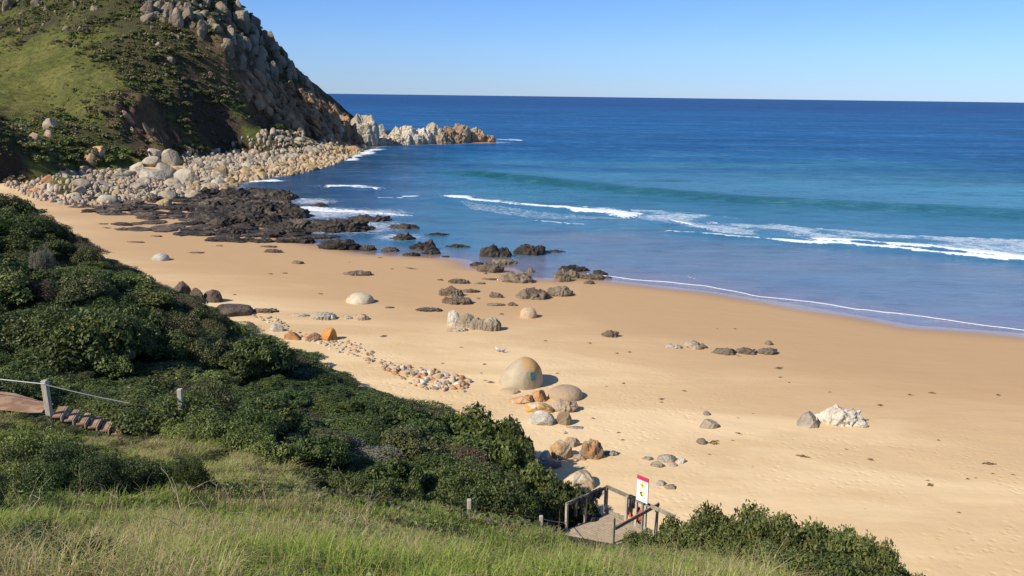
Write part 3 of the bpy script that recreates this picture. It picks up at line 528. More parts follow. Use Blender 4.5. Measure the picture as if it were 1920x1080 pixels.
# individually drawn rocks: name, px, foot row, width, height (1920 px frame), shape, material, label
R_LIST = [
 ('boulder', 976, 729, 86, 59, 'dome', 'plaque', 'large smooth dome boulder with ochre stain and green plaque on the sand'),
 ('boulder', 1061, 752, 66, 30, 'dome', 'sandrock', 'low flat sand-coloured boulder just right below the plaque boulder'),
 ('rock', 955, 739, 40, 11, 'dome', 'sandrock', 'flat sand-coloured slab rock at the foot of the plaque boulder'),
 ('rock', 978, 757, 50, 18, 'block', 'whitelich', 'bleached cream rock against the beach bush below the plaque boulder'),
 ('rock', 1013, 753, 34, 23, 'block', 'orange', 'orange-brown rock wedge between plaque boulder and lichen rocks'),
 ('rock', 1060, 773, 52, 24, 'crag', 'pink', 'jagged grey and rust rock with cracked top beside the yellow lichen rock'),
 ('rock', 1010, 774, 56, 22, 'block', 'yellow', 'yellow-orange lichen rock with rounded top above the white-streaked rock'),
 ('rock', 1014, 798, 52, 27, 'block', 'white', 'white-streaked rock beside brown knob casting shadow on sand'),
 ('rock', 1058, 798, 30, 25, 'round', 'brown', 'brown knob rock right of the white-streaked rock'),
 ('rock', 1078, 804, 34, 4, 'block', 'grey', 'thin flat grey rock sliver on sand below the brown knob'),
 ('rock', 1058, 814, 8, 6, 'block', 'pink', 'tiny lone pinkish stone between the two lichen rock groups'),
 ('rock', 1053, 862, 44, 33, 'block', 'yellow', 'big orange topped rock at the left of the lower lichen group'),
 ('rock', 1073, 839, 32, 20, 'block', 'pink', 'pale pinkish rock at the back of the lower lichen group'),
 ('rock', 1109, 861, 48, 34, 'crag', 'brown', 'knobbly red-brown rock casting a dark shadow, right end of its group'),
 ('rock', 1022, 864, 22, 19, 'round', 'white', 'round white-faced stone between bush and big orange topped rock'),
 ('rock', 989, 866, 26, 40, 'block', 'brown', 'tall brown rock half hidden behind the bush edge'),
 ('rock', 1087, 863, 26, 12, 'block', 'pink', 'low pinkish rock in front of the knobbly red-brown rock'),
 ('rock', 1028, 878, 52, 14, 'crag', 'grey', 'flat grey-brown ledge in front of the round white-faced stone'),
 ('rock', 1148, 855, 34, 9, 'crag', 'grey', 'small broken grey rock in the shadow tip of the knobbly rock'),
 ('boulder', 1084, 918, 68, 36, 'round', 'yellow', 'ochre and rust boulder rising behind the bush by the wooden landing'),
 ('rock', 1215, 863, 22, 7, 'crag', 'grey', 'small grey rock scrap left of the orange spotted rock'),
 ('rock', 1252, 868, 38, 15, 'block', 'grey', 'low grey rock with orange spot on the open sand'),
 ('rock', 1279, 869, 17, 10, 'round', 'white', 'white pointed stone touching the grey rock with orange spot'),
 ('rock', 1234, 876, 28, 11, 'block', 'pale', 'pale flat stone in front of the grey rock with orange spot'),
 ('rock', 1261, 876, 20, 9, 'round', 'pink', 'small rounded pinkish stone in front of the grey rock with orange spot'),
 ('rock', 1240, 911, 20, 10, 'round', 'grey', 'small grey rock on sand just right of the warning sign'),
 ('rock', 1257, 918, 22, 9, 'block', 'pale', 'pale low rock touching the small grey rock right of the sign'),
 ('rock', 1331, 805, 38, 18, 'block', 'pale', 'pale angular rock alone on the sand, mid right'),
 ('rock', 1326, 779, 14, 8, 'dome', 'grey', 'tiny domed grey stone above the pale angular rock'),
 ('rock', 1316, 833, 19, 12, 'round', 'reefgrey', 'small dark grey rock below the pale angular rock'),
 ('boulder', 1519, 803, 47, 31, 'block', 'grey', 'grey angular boulder at the left of the big white outcrop'),
 ('outcrop', 1582, 800, 88, 38, 'crag', 'white', 'big white cracked outcrop on the open sand at right'),
 ('rock', 1613, 802, 36, 18, 'block', 'white', 'low pale rock at the right foot of the big white outcrop'),
 ('rock', 1265, 654, 34, 8, 'crag', 'grey', 'low grey rock at the left end of the long rock line'),
 ('rock', 1308, 655, 46, 15, 'crag', 'pale', 'pale ragged rock second in the long rock line'),
 ('rock', 1360, 666, 48, 13, 'crag', 'reefgrey', 'dark ragged rock third in the long rock line'),
 ('rock', 1403, 665, 46, 14, 'crag', 'reefgrey', 'dark ragged rock fourth in the long rock line'),
 ('rock', 1441, 665, 42, 13, 'crag', 'reefgrey', 'dark ragged rock at the right end of the long rock line'),
 ('rock', 1442, 647, 15, 9, 'round', 'reefgrey', 'small round dark rock just above the long rock line'),
 ('rock', 1145, 633, 34, 14, 'crag', 'reefgrey', 'lone ragged brown rock with pointed top on smooth sand'),
 ('boulder', 991, 597, 32, 22, 'dome', 'sandrock', 'smooth sandy boulder half buried in a drift of sand'),
 ('rock', 850, 612, 24, 31, 'spike', 'white', 'tallest white fin rock at the left of the pale jagged row'),
 ('rock', 873, 614, 36, 27, 'spike', 'pale', 'twin-pointed white rock second in the pale jagged row'),
 ('rock', 898, 619, 38, 25, 'spike', 'pale', 'pale grey rock third in the pale jagged row'),
 ('rock', 922, 621, 40, 28, 'spike', 'pale', 'wide grey rock at right end of the pale jagged row'),
 ('rock', 855, 622, 46, 7, 'crag', 'pink', 'low pinkish ledge in front of the pale jagged row'),
 ('boulder', 671, 570, 52, 22, 'dome', 'palesm', 'smooth cream boulder alone in the middle of the sand'),
 ('boulder', 297, 489, 32, 15, 'dome', 'palegrey', 'small pale grey dome boulder alone near the far sand'),
 ('rock', 492, 587, 55, 8, 'crag', 'reefgrey', 'low grey-brown rock line near the bush shadow'),
 ('rock', 603, 600, 50, 15, 'spike', 'white', 'cluster of small white spiky stones in one crust'),
 ('rock', 560, 594, 38, 5, 'crag', 'pink', 'thin row of tiny pinkish stones left of the spiky crust'),
 ('rock', 675, 601, 30, 13, 'spike', 'pink', 'purplish grey spiky rock right of the white spiky crust'),
 ('rock', 649, 598, 26, 6, 'crag', 'pale', 'tiny pale rock scrap between the two spiky rocks'),
 ('boulder', 615, 640, 30, 25, 'round', 'orangesolid', 'bright orange rounded boulder casting shadow on sand'),
 ('rock', 582, 640, 35, 18, 'block', 'orange', 'orange and grey blocky rock left of the bright orange boulder'),
 ('rock', 549, 638, 36, 16, 'block', 'orange', 'flat topped orange rock nearest the shrub edge'),
 ('rock', 466, 614, 22, 12, 'block', 'brown', 'brown rock at the shrub edge below the dark ledge'),
 ('rock', 518, 622, 26, 16, 'block', 'white', 'pale grey broken rock between brown rock and flat orange rock'),
 ('boulder', 333, 561, 46, 36, 'block', 'reefbrown', 'dark shaded boulder against the shrub slope, left of three'),
 ('boulder', 367, 567, 28, 28, 'block', 'reefbrown', 'dark upright shaded boulder, middle of the three by the slope'),
 ('boulder', 395, 567, 38, 25, 'round', 'reefbrown', 'dark brown shaded boulder, right of the three by the slope'),
 ('rock', 428, 594, 84, 22, 'block', 'reefbrown', 'long dark ledge rock in the shade of the slope'),
 # around the boulder beach
 ('boulder', 316, 309, 33, 28, 'block', 'palebig', 'tall pointed cream boulder at the back of the big boulder cluster'),
 ('boulder', 287, 297, 23, 16, 'round', 'palebig', 'rounded grey boulder behind and left of the tall pointed boulder'),
 ('boulder', 278, 313, 36, 17, 'round', 'palebig', 'low wide boulder at the back of the big boulder cluster'),
 ('boulder', 255, 331, 37, 27, 'block', 'palebig', 'cream sloping boulder at the left of the big boulder cluster'),
 ('boulder', 303, 337, 46, 33, 'round', 'palebig', 'largest pale boulder in the middle of the big boulder cluster'),
 ('boulder', 284, 342, 48, 26, 'block', 'palebig', 'white wedge boulder in front of the big boulder cluster'),
 ('boulder', 347, 345, 46, 31, 'block', 'palebig', 'hollow-faced boulder at the right of the big boulder cluster'),
 ('boulder', 411, 333, 28, 23, 'round', 'tan', 'golden round boulder near the surf right of the big cluster'),
 ('boulder', 84, 347, 32, 20, 'round', 'orange', 'orange rounded boulder at the left edge of the boulder beach'),
 ('boulder', 95, 361, 18, 16, 'round', 'palebig', 'cream boulder just below the orange rounded boulder'),
 ('boulder', 305, 387, 30, 15, 'round', 'tan', 'golden flat boulder sitting in the black reef rock'),
 ('boulder', 217, 369, 16, 12, 'round', 'tan', 'cream boulder, first left in the row above the black reef'),
 ('boulder', 237, 367, 20, 12, 'round', 'tan', 'cream boulder, second in the row above the black reef'),
 ('boulder', 294, 368, 28, 14, 'round', 'tan', 'wide cream boulder in the row above the black reef'),
 ('boulder', 320, 362, 12, 9, 'round', 'tan', 'small golden boulder between wide cream one and round one'),
 ('boulder', 356, 365, 18, 16, 'round', 'tan', 'round golden boulder at the right of the row above the reef'),
 ('boulder', 366, 351, 17, 12, 'round', 'tan', 'golden boulder under the hollow-faced boulder'),
 ('outcrop', 165, 306, 30, 20, 'block', 'brown', 'grey-brown broken outcrop between bushes above the boulder beach'),
 ('outcrop', 183, 298, 24, 20, 'block', 'orange', 'orange capped outcrop beside the grey-brown broken outcrop'),
 ('boulder', 91, 243, 26, 20, 'round', 'pink', 'rust-topped boulder high on the lower left mound'),
 ('boulder', 89, 259, 16, 15, 'round', 'pink', 'round boulder under the rust-topped one on the mound'),
 ('boulder', 41, 245, 16, 11, 'block', 'pink', 'square pale boulder at the left of the mound'),
 ('boulder', 60, 263, 28, 16, 'block', 'pink', 'flat wide boulder lowest on the left mound'),
 # the spit
 ('outcrop', 678, 272, 62, 58, 'spike', 'spit', 'huge ribbed pale rock face where headland meets the spit', 'l'),
 ('outcrop', 702, 262, 36, 26, 'spike', 'spit', 'pale ribbed shoulder right of the huge ribbed rock', 'l'),
 ('outcrop', 712, 267, 22, 32, 'round', 'spit', 'rounded tan block in the gap at the start of the spit'),
 ('outcrop', 738, 269, 34, 32, 'block', 'spit', 'pale blocky rock just right of the gap in the spit'),
 ('outcrop', 763, 270, 42, 34, 'spike', 'spit', 'cream jagged rock in the left half of the spit'),
 ('outcrop', 790, 270, 38, 30, 'spike', 'spit', 'cream ribbed rock left of the highest spit rock'),
 ('outcrop', 812, 269, 44, 40, 'spike', 'spit', 'highest white topped rock of the spit'),
 ('outcrop', 842, 268, 30, 29, 'crag', 'spitbrown', 'orange-brown rock right of the highest spit rock'),
 ('outcrop', 865, 267, 36, 32, 'crag', 'spitbrown', 'brown peaked rock in the right half of the spit'),
 ('outcrop', 890, 266, 40, 26, 'crag', 'spitbrown', 'brown sloping rock near the end of the spit'),
 ('outcrop', 913, 266, 34, 13, 'crag', 'spitbrown', 'low brown tip rock at the very end of the spit'),
 ('outcrop', 704, 273, 46, 18, 'crag', 'spit', 'low pale rock bridging headland and spit at the waterline'),
 ('outcrop', 725, 270, 40, 20, 'crag', 'spit', 'low jumbled cream rock behind the gap of the spit'),
 ('outcrop', 752, 271, 40, 22, 'crag', 'spit', 'low cream rock at the waterline in the left half of the spit'),
 ('outcrop', 778, 271, 44, 20, 'crag', 'spit', 'low cream rock at the waterline in the middle of the spit'),
 ('outcrop', 826, 270, 46, 22, 'crag', 'spitbrown', 'low tan rock at the waterline right of the highest spit rock'),
 ('outcrop', 856, 269, 46, 20, 'crag', 'spitbrown', 'low brown rock at the waterline in the right half of the spit'),
 ('rock', 662, 284, 34, 11, 'round', 'orange', 'orange low rock at the waterline below the huge ribbed rock'),
 ('outcrop', 640, 262, 18, 22, 'spike', 'spit', 'small pale crag in the cliff shade left of the huge ribbed rock'),
]
def vm(name, *a, **k): RM[name] = rock_mat(name, *a, **k)
vm('palesm', (0.50, 0.42, 0.27), (0.60, 0.52, 0.37), None, fs=0.9, bump=0.15, crack=0.05)
vm('palegrey', (0.42, 0.40, 0.34), (0.55, 0.52, 0.45), None, fs=0.9, bump=0.3, crack=0.1)
vm('orangesolid', (0.40, 0.165, 0.04), (0.50, 0.24, 0.07), None, fs=1.0, bump=0.4)
# plaque boulder: cream stone with an ochre cap stain towards its right shoulder
m = NT('ochre_stained_boulder'); g = m.geo(); oc = m.n('TexCoord').outputs['Object']
sx = m.n('SeparateXYZ'); m.set(sx.inputs[0], oc)
e = m.math('ADD', m.math('ADD', m.math('MULTIPLY', sx.outputs[0], 0.40), m.math('MULTIPLY', sx.outputs[2], 0.62)), m.math('MULTIPLY', m.noise(g, 1.3, 5, 0.65), 0.9))
c = m.mix(m.mapr(m.noise(g, 0.8, 5, 0.6), 0.35, 0.65), (0.36, 0.295, 0.195), (0.46, 0.385, 0.27))
c = m.mix(m.mapr(e, 1.28, 1.85, 0, .9), c, (0.50, 0.27, 0.08)); c = m.mix(m.mapr(m.noise(g, 9, 5, .7), .55, .75, 0, .5), c, (0.25, 0.2, 0.14))
RM['plaque'] = m.done(m.bsdf(c, 0.85, m.bump(m.noise(g, 7, 7, .65), .25, .1), .2))
for it in R_LIST:
    nm, px, py, wp, hp, kd, mt, lab = it[:8]
    o = rock_at(nm, px, py, wp, hp, kd, mt, lab, 'boulder' if nm == 'boulder' else 'rock', deep=1.0 if kd in ('round', 'dome') else 0.75, lod=5 if wp*hp > 700 or len(it) > 8 else None)
    if lab.startswith('large smooth dome'): PLQ = o
    if o is not None and nm == 'outcrop' and py < 290 and px > 630 and wp > 20:   # the spit has some body behind its face
        pass
# plaque (a part of its boulder), laid on the boulder's surface
def plaque():
    me = PLQ.data; V = np.array([v.co[:] for v in me.vertices]); r = ray(1002.5, 704.5); o_ = np.array([0, 0, H])-np.array(PLQ.location[:])
    t = (V-o_)@r; dd = np.linalg.norm(V-o_-t[:, None]*r, axis=1); c = np.where(dd < 0.14)[0]; k = c[np.argmin(t[c])]; p = V[k]; nrm = np.array(me.vertices[int(k)].normal[:]); nrm /= np.linalg.norm(nrm)
    up = np.array([0, 0, 1.0]); u = np.cross(up, nrm); u /= np.linalg.norm(u); v = np.cross(nrm, u); hw, hh = 0.185, 0.25
    def plate(name, a, b, t0, t1, mat, par):
        vs = [p+u*sx*a+v*sy*b+nrm*tt for tt in (t0, t1) for sx, sy in ((-1, -1), (1, -1), (1, 1), (-1, 1))]
        return link(name, mesh_np(name, vs, np.array([[0, 3, 2, 1], [4, 5, 6, 7], [0, 1, 5, 4], [1, 2, 6, 5], [2, 3, 7, 6], [3, 0, 4, 7]]), mat, smooth=False), par)
    m = NT('green_bronze'); a = m.done(m.bsdf(m.mix(m.mapr(m.noise(m.geo(), 14, 4), .3, .7), (0.035, 0.17, 0.15), (0.06, 0.24, 0.2)), 0.5, None, .4))
    m = NT('bronze_edge'); b = m.done(m.bsdf((0.05, 0.11, 0.10), 0.5))
    q = plate('plaque', hw, hh, -0.08, 0.03, b, PLQ); plate('plaque_face', hw-.02, hh-.02, 0.03, 0.04, a, q)
plaque()

# reef rocks near and in the water
D_LIST = [(505, 372, 90, 24), (430, 372, 70, 20), (470, 402, 190, 26), (440, 425, 200, 26), (520, 442, 90, 16), (425, 445, 84, 13), (595, 386, 44, 12), (648, 375, 26, 5), (625, 434, 150, 30), (692, 414, 90, 18),
 (756, 427, 64, 15), (804, 414, 32, 6), (753, 449, 52, 20), (702, 451, 38, 7), (591, 446, 90, 9), (633, 468, 90, 20), (689, 468, 36, 12), (730, 470, 38, 11), (795, 468, 62, 24), (807, 475, 40, 11), (770, 479, 36, 8),
 (856, 463, 56, 12), (434, 456, 28, 12), (464, 456, 28, 7), (548, 456, 80, 14), (410, 453, 22, 5), (818, 441, 56, 12), (919, 480, 42, 27), (947, 480, 27, 22), (994, 476, 70, 24), (1038, 471, 54, 11), (1010, 437, 20, 6),
 (1222, 417, 14, 6), (1233, 416, 12, 4), (660, 392, 30, 5), (700, 404, 40, 5), (560, 405, 60, 9), (585, 414, 60, 8), (690, 435, 24, 6), (785, 423, 26, 5), (1079, 507, 64, 15), (1126, 513, 30, 11), (1140, 519, 20, 5), (895, 498, 30, 9), (835, 480, 16, 3)]
S_LIST = [(557, 495, 24, 7), (667, 517, 58, 10), (919, 511, 54, 19), (945, 497, 52, 12), (969, 531, 70, 21), (995, 512, 16, 10), (1054, 529, 36, 24), (1073, 522, 28, 17), (1109, 524, 54, 12), (1105, 533, 22, 7), (825, 526, 13, 3),
 (859, 532, 42, 9), (899, 533, 22, 4), (916, 525, 38, 3), (882, 549, 38, 7), (845, 556, 48, 18), (856, 571, 60, 15), (930, 559, 28, 11), (1000, 562, 72, 22), (1050, 556, 54, 18), (930, 574, 38, 6), (961, 574, 20, 7), (803, 585, 54, 7),
 (501, 464, 34, 4), (510, 474, 38, 7), (290, 444, 24, 3), (248, 455, 44, 2), (365, 475, 32, 3), (410, 462, 14, 3), (1018, 503, 8, 3), (909, 514, 8, 4), (896, 561, 8, 3), (940, 590, 10, 3), (730, 578, 20, 3), (1020, 560, 20, 14), (600, 552, 10, 3), (533, 513, 12, 2)]
LM_ = [('the plaque boulder', 976, 700), ('the pale jagged row', 890, 605), ('the smooth cream boulder', 671, 560), ('the pale grey dome boulder', 297, 482), ('the half-buried sandy boulder', 991, 588), ('the twin tideline rock', 930, 470), ('the long black tideline rock', 994, 468),
 ('the largest reef block', 625, 420), ('the peaked black rock', 795, 458), ('the brown swash-edge pair', 1079, 505), ('the reef end by the surf', 520, 365), ('the golden flat boulder on the reef', 305, 380), ('the wide ragged rock', 1000, 555), ('the sand tongue', 200, 440), ('the small black islet', 818, 436)]
def auto_label(px, py, wp, hp, col_, seen={}):
    nm, ax, ay = min((q for q in LM_ if abs(q[1]-px)+abs(q[2]-py) > 14), key=lambda q: (q[1]-px)**2+((q[2]-py)*2.2)**2); dx, dy = px-ax, (py-ay)*2.2
    d_ = ('right of' if dx > 0 else 'left of') if abs(dx) > 2.2*abs(dy) else (('below' if dy > 0 else 'above') if abs(dy) > 2.2*abs(dx) else (('lower' if dy > 0 else 'upper')+(' right of' if dx > 0 else ' left of')))
    dist = 'just' if math.hypot(dx, dy) < 45 else 'some way'; sz_ = 'tiny' if wp < 15 else 'small' if wp < 31 else 'medium' if wp < 52 else 'large' if wp < 90 else 'huge'; fl = 'thin flat' if hp <= 5 else 'low' if hp/wp < .25 else 'peaked' if hp/wp > .5 else 'rugged'
    if len(nm.split()) > 5: dist = ''
    k = f'{sz_} {fl} {col_} rock, {dist} {d_} {nm}'.replace('  ', ' '); seen[k] = seen.get(k, 0)+1
    if seen[k] > 1: k = k.replace(' rock,', ' rock piece,' if seen[k] == 2 else ' rock fragment,')
    return k
for i, (px, py, wp, hp) in enumerate(D_LIST):
    big = wp > 60
    rock_at('reef_rock', px, py, wp, hp, 'crag', 'dark', auto_label(px, py, wp, hp, 'wet black'), 'rock', 'black craggy rocks of the reef', deep=0.6, lod=6 if wp > 120 else (5 if wp > 26 else 4), p=hit_sand(px, py) if False else PZ(px, py, 0.15), sink=0.05)
for i, (px, py, wp, hp) in enumerate(S_LIST):
    rock_at('reef_rock', px, py, wp, hp, 'crag', 'reefgrey', auto_label(px, py, wp, hp, 'brown-grey'), 'rock', 'brown-grey ragged rocks bedded in the damp sand', deep=0.65, lod=5 if wp > 26 else 4)
# shared meshes, placed many times
def shared(name, kind, n, lod, wdh, seed0, mat): return [mesh_np(name, *rock_verts(seed0+i, kind, *wdh, lod), RM[mat]) for i in range(n)]
def copy_rock(name, me, p, w_, h_, label, cat, group, rz=None, d_=None, tilt=0.0):
    o = link(name, me, None, label, cat, group); o.location = tuple(p); d_ = d_ or w_*rnd.uniform(.75, 1.1); o.scale = (w_, d_, h_)
    o.rotation_euler = (rnd.uniform(-tilt, tilt), rnd.uniform(-tilt, tilt), rnd.uniform(0, 6.28) if rz is None else rz); return o
REEF = [(100, 378), (200, 352), (300, 353), (400, 352), (470, 346), (545, 362), (560, 392), (562, 430), (530, 447), (400, 447), (330, 437), (190, 432), (180, 424), (300, 414), (210, 404), (120, 396)]
dk = shared('reef_rock', 'crag', 6, 5, (1, .8, .5), 300, 'dark'); dg = shared('reef_rock', 'crag', 5, 5, (1, .8, .5), 320, 'reefbrown')
def scatter_px(poly, n, seed, zf, dmin):
    """scatter world points, evenly over the ground, inside an outline given by its corners"""
    r = np.random.RandomState(seed); c = np.array([(zf(a, b) if zf else PZ(a, b, 1.0))[:2] for a, b in poly]); lo, hi = c.min(0), c.max(0); res = []; G = {}; cs = dmin*1.4; pl_ = [tuple(k) for k in c]
    Q = lo+(hi-lo)*r.rand(n*40, 2); Q = Q[in_poly(Q[:, 0], Q[:, 1], pl_)]
    for q in Q:
        if len(res) >= n: break
        dm_ = dmin*(0.6+0.8*r.rand()); ix, iy = int(q[0]//cs), int(q[1]//cs)
        if any((q[0]-t[0])**2+(q[1]-t[1])**2 < dm_*dm_ for a in (-1, 0, 1) for b in (-1, 0, 1) for t in G.get((ix+a, iy+b), ())): continue
        res.append((q[0], q[1])); G.setdefault((ix, iy), []).append((q[0], q[1]))
    return res
def RZ(px, py, w_):
    a = 'sandy left end' if px < 240 else 'middle left' if px < 350 else 'middle right' if px < 450 else 'seaward end'
    return ('large' if w_ > 4 else 'small')+' dark ragged rock of the wide black reef, '+a+(', front' if py > 415 else ', back')
for x_, y_ in scatter_px(REEF, 298, 3, None, 1.3):
    px, py, dd = project(np.array([x_]), np.array([y_]), 0.5); px, py = float(px[0]), float(py[0]); br = rnd.random()
    wet = py < 420 and px > 380; me = rnd.choice(dk if (br < 0.75 if px > 330 else br < 0.3) else dg); z_ = max(float(sand_z(np.array([x_]), np.array([y_]))[0]), -.2)
    w_ = rnd.uniform(2.6, 6.2)*(1.0 if px > 250 else 0.85); h_ = rnd.uniform(.11, .34)*w_*(1.0 if px > 380 else .5)*(.45 if py > 428 else 1)
    copy_rock('reef_rock', me, (x_, y_, z_-.05), w_, h_*2, RZ(px, py, w_), 'rock', RZ(px, py, w_)+' group')
# boulder beach
FIELD = [(10, 358), (30, 345), (70, 336), (120, 326), (150, 318), (200, 316), (235, 322), (262, 335), (350, 318), (340, 292), (380, 272), (430, 262), (480, 255), (560, 245), (610, 250), (650, 262), (690, 275), (655, 292), (600, 312), (560, 319), (500, 327),
         (448, 336), (432, 352), (380, 362), (300, 372), (200, 384), (150, 392), (70, 382)]
pb = {k: shared('beach_boulder', 'round' if j % 2 else 'block', 6, 3, (1, .85, .8), 400+j*10, k) for j, k in enumerate(['pale', 'palebig', 'tan', 'pink', 'orange', 'grey'])}
def _fh(a, b):
    p = hit_head(a, b); q = PZ(a, b, 1.0)
    return q if p is None or p[1] > q[1]*1.0 else p
pts = scatter_px(FIELD, 5200, 9, _fh, 0.48)
print('beach stones', len(pts))
info = []
pa_ = np.array(pts); ZH = np.maximum(head_z(pa_[:, 0], pa_[:, 1]), sand_z(pa_[:, 0], pa_[:, 1])); AA, BB, DDp = project(pa_[:, 0], pa_[:, 1], ZH)
info = [(float(q[0]), float(q[1]), float(z_), float(a), float(b), float(d)) for q, z_, a, b, d in zip(pa_, ZH, AA, BB, DDp)]
rr = np.random.RandomState(5)
info = [q+((0.37+rr.pareto(2.6)*0.50)*(1.25 if q[3] > 380 else 1.0)*(1.2 if q[4] > 322 and q[3] > 380 else 1),) for q in info]
info = [q[:6]+(min(q[6], 3.2),) for q in info]
info.sort(key=lambda q: -q[6]/q[5])
def beach_key(a, b):
    wl = np.interp(a, [0, 450, 500, 560, 640, 700], [600, 345, 334, 322, 296, 277])
    if a < 130: return rnd.choice(['orange', 'pink', 'pink', 'pale'])
    if wl-b < 22 and a > 330: return rnd.choice(['tan', 'tan', 'tan', 'pink'])
    if a < 200 : return rnd.choice(['pale', 'pink', 'pale', 'grey'])
    return rnd.choice(['pale', 'pale', 'pale', 'pale', 'pink', 'grey', 'palebig'])
BL = {'pale': 'pale grey-white rounded boulder among others on the far boulder beach', 'palebig': 'cream rounded boulder among others on the far boulder beach', 'tan': 'golden-brown rounded boulder near the water on the far boulder beach', 'pink': 'pinkish tan rounded boulder among others on the far boulder beach',
      'orange': 'orange stained rounded boulder at the landward end of the far boulder beach', 'grey': 'dull grey rounded boulder among others on the far boulder beach'}
def BZ(a, b): return 'left end' if a < 150 else 'left of the big boulder cluster' if a < 250 else 'around the big boulder cluster' if a < 370 else 'middle, upper side' if a < 500 and b < 300 else 'middle, beside the water' if a < 500 else 'far end under the cliff'
for (x_, y_, z_, a, b, dd, w_) in info[:290]:
    k = beach_key(a, b); q = BZ(a, b); copy_rock('beach_boulder', rnd.choice(pb[k]), (x_, y_, z_-.1), w_*1.25, w_*.62, BL[k].split(' among')[0].split(' near the water')[0].split(' at the landward')[0]+' on the far boulder beach, '+q, 'boulder', {'palebig': 'cream'}.get(k, k)+' boulders of the far beach, '+q, tilt=.35)
# the rest of the beach stones, beyond counting, are one mass per tone
for key, mt in (('pale', 'pale'), ('tan', 'tan'), ('pink', 'pink')):
    Vs, Fs, off = [], [], 0; base = [rock_verts(450+i, 'round', 1, .85, .8, 2) for i in range(6)]
    for j, (x_, y_, z_, a, b, dd, w_) in enumerate(info[290:]):
        k = {'orange': 'pink', 'grey': 'pale', 'palebig': 'pale'}.get(kk := beach_key(a, b), kk)
        if k != key: continue
        V, Fc = base[j % 6]; an = rr.rand()*6.28; c_, s_ = math.cos(an), math.sin(an); V = V@np.array([[c_, s_, 0], [-s_, c_, 0], [0, 0, 1]])*w_*1.2; Vs.append(V+np.array([x_, y_, z_])); Fs.append(Fc+off); off += len(V)
    if Vs: link('shingle', mesh_np('shingle', np.concatenate(Vs), np.concatenate(Fs), RM[mt]), None, {'pale': 'mass of small pale stones between the beach boulders', 'tan': 'mass of small golden stones along the far surf edge', 'pink': 'mass of small pinkish stones at the landward beach end'}[key], 'stones', kind='stuff')
# cobbles along the foot of the shrub slope
cob = {k: shared('cobble', 'round', 4, 3, (1, .8, .6), 500+j*10, k) for j, k in enumerate(['white', 'pink', 'orange', 'grey', 'pale'])}
COB = [(470, 606), (520, 612), (560, 640), (640, 652), (680, 664), (720, 700), (780, 716), (850, 728), (886, 745), (870, 765), (790, 760), (740, 730), (680, 700), (600, 668), (540, 645)]
CL = {'white': 'white sea-worn cobble at the foot of the shrub slope', 'pink': 'pinkish sea-worn cobble at the foot of the shrub slope', 'orange': 'orange stained cobble at the foot of the shrub slope', 'grey': 'grey sea-worn cobble at the foot of the shrub slope', 'pale': 'cream sea-worn cobble at the foot of the shrub slope'}
for x_, y_ in scatter_px(COB, 270, 21, None, 0.26):
    z_ = max(float(sand_z(np.array([x_]), np.array([y_]))[0]), float(near_z(np.array([x_]), np.array([y_]))[0])); a, b, dd = project(np.array([x_]), np.array([y_]), z_); a = float(a[0])
    k = rnd.choice(['orange', 'orange', 'pink', 'white', 'pale', 'pink']) if a > 720 else rnd.choice(['grey', 'pink', 'pale', 'white', 'pink', 'orange'])
    w_ = rnd.uniform(.15, .42) if a < 720 else rnd.uniform(.2, .7); copy_rock('cobble', rnd.choice(cob[k]), (x_, y_, z_-.03), w_, w_*.75, CL[k], 'cobble', k+' cobbles at the foot of the slope', tilt=.3)
# tor boulders on the headland crest
T_LIST = [(507, 93, 29, 34, 'tall pale egg-shaped tor boulder standing out on the skyline'), (509, 147, 24, 28, 'rounded upright tor boulder lowest in the shadowed cleft'), (487, 109, 20, 23, 'brown tor boulder left of the cleft below the skyline egg'), (476, 98, 17, 19, 'slim tor boulder just left of the cleft'),
 (459, 87, 21, 21, 'pale rounded tor boulder in the middle of the crest pile'), (431, 69, 19, 20, 'flat faced tor boulder upper middle of the crest pile'), (426, 99, 21, 22, 'tan square tor boulder at the left of the crest pile'), (518, 115, 20, 21, 'dark tor boulder just under the skyline egg'),
 (532, 117, 15, 23, 'narrow tor boulder on the skyline right of the egg'), (482, 129, 25, 23, 'split tor boulder below the middle of the pile'), (542, 152, 9, 16, 'small pale finger boulder near the skyline foot'), (547, 141, 20, 28, 'dark rounded skyline boulder low on the crest'),
 (450, 53, 30, 31, 'big grey tor boulder near the top skyline'), (412, 27, 36, 24, 'broad flat grey tor slab at the top of the frame'), (443, 24, 26, 22, 'rounded skyline boulder at the top of the frame'), (475, 71, 19, 20, 'skyline tor boulder above the egg boulder'),
 (490, 86, 12, 18, 'small skyline boulder leaning on the egg boulder'), (330, 48, 26, 30, 'pair-leaning grey slab left of the crest'), (352, 30, 18, 25, 'upright grey slab at the top left of the crest'), (335, 17, 16, 15, 'grey tor block near the top edge'),
 (293, 20, 22, 15, 'pale domed block at the top left of the pile'), (281, 39, 23, 13, 'low brown block below the pale domed block'), (311, 34, 15, 17, 'small block left of the leaning slab'), (375, 58, 22, 18, 'brown low boulder between slab and crest pile'),
 (397, 49, 14, 13, 'small tan boulder left of the big grey tor'), (11, 21, 21, 21, 'white boulder at the top left corner of the hill'), (66, 14, 24, 11, 'pale flat boulder near the top left corner'), (569, 158, 18, 18, 'dark skyline knob at the foot of the crest'), (585, 172, 20, 14, 'last dark skyline knob above the sea horizon'), (560, 150, 16, 18, 'rounded dark skyline boulder above the last knobs')]
for px, py, wp, hp, lab in T_LIST:
    p = hit_head(px, py)
    if p is None: p = PW(px, py, 394)
    p = np.array(p); rock_at('tor_boulder', px, py, wp, hp*1.05, 'round', 'crest', lab, 'boulder', deep=.9, p=p, sink=.12, lod=4, seed=int(px*3+py))
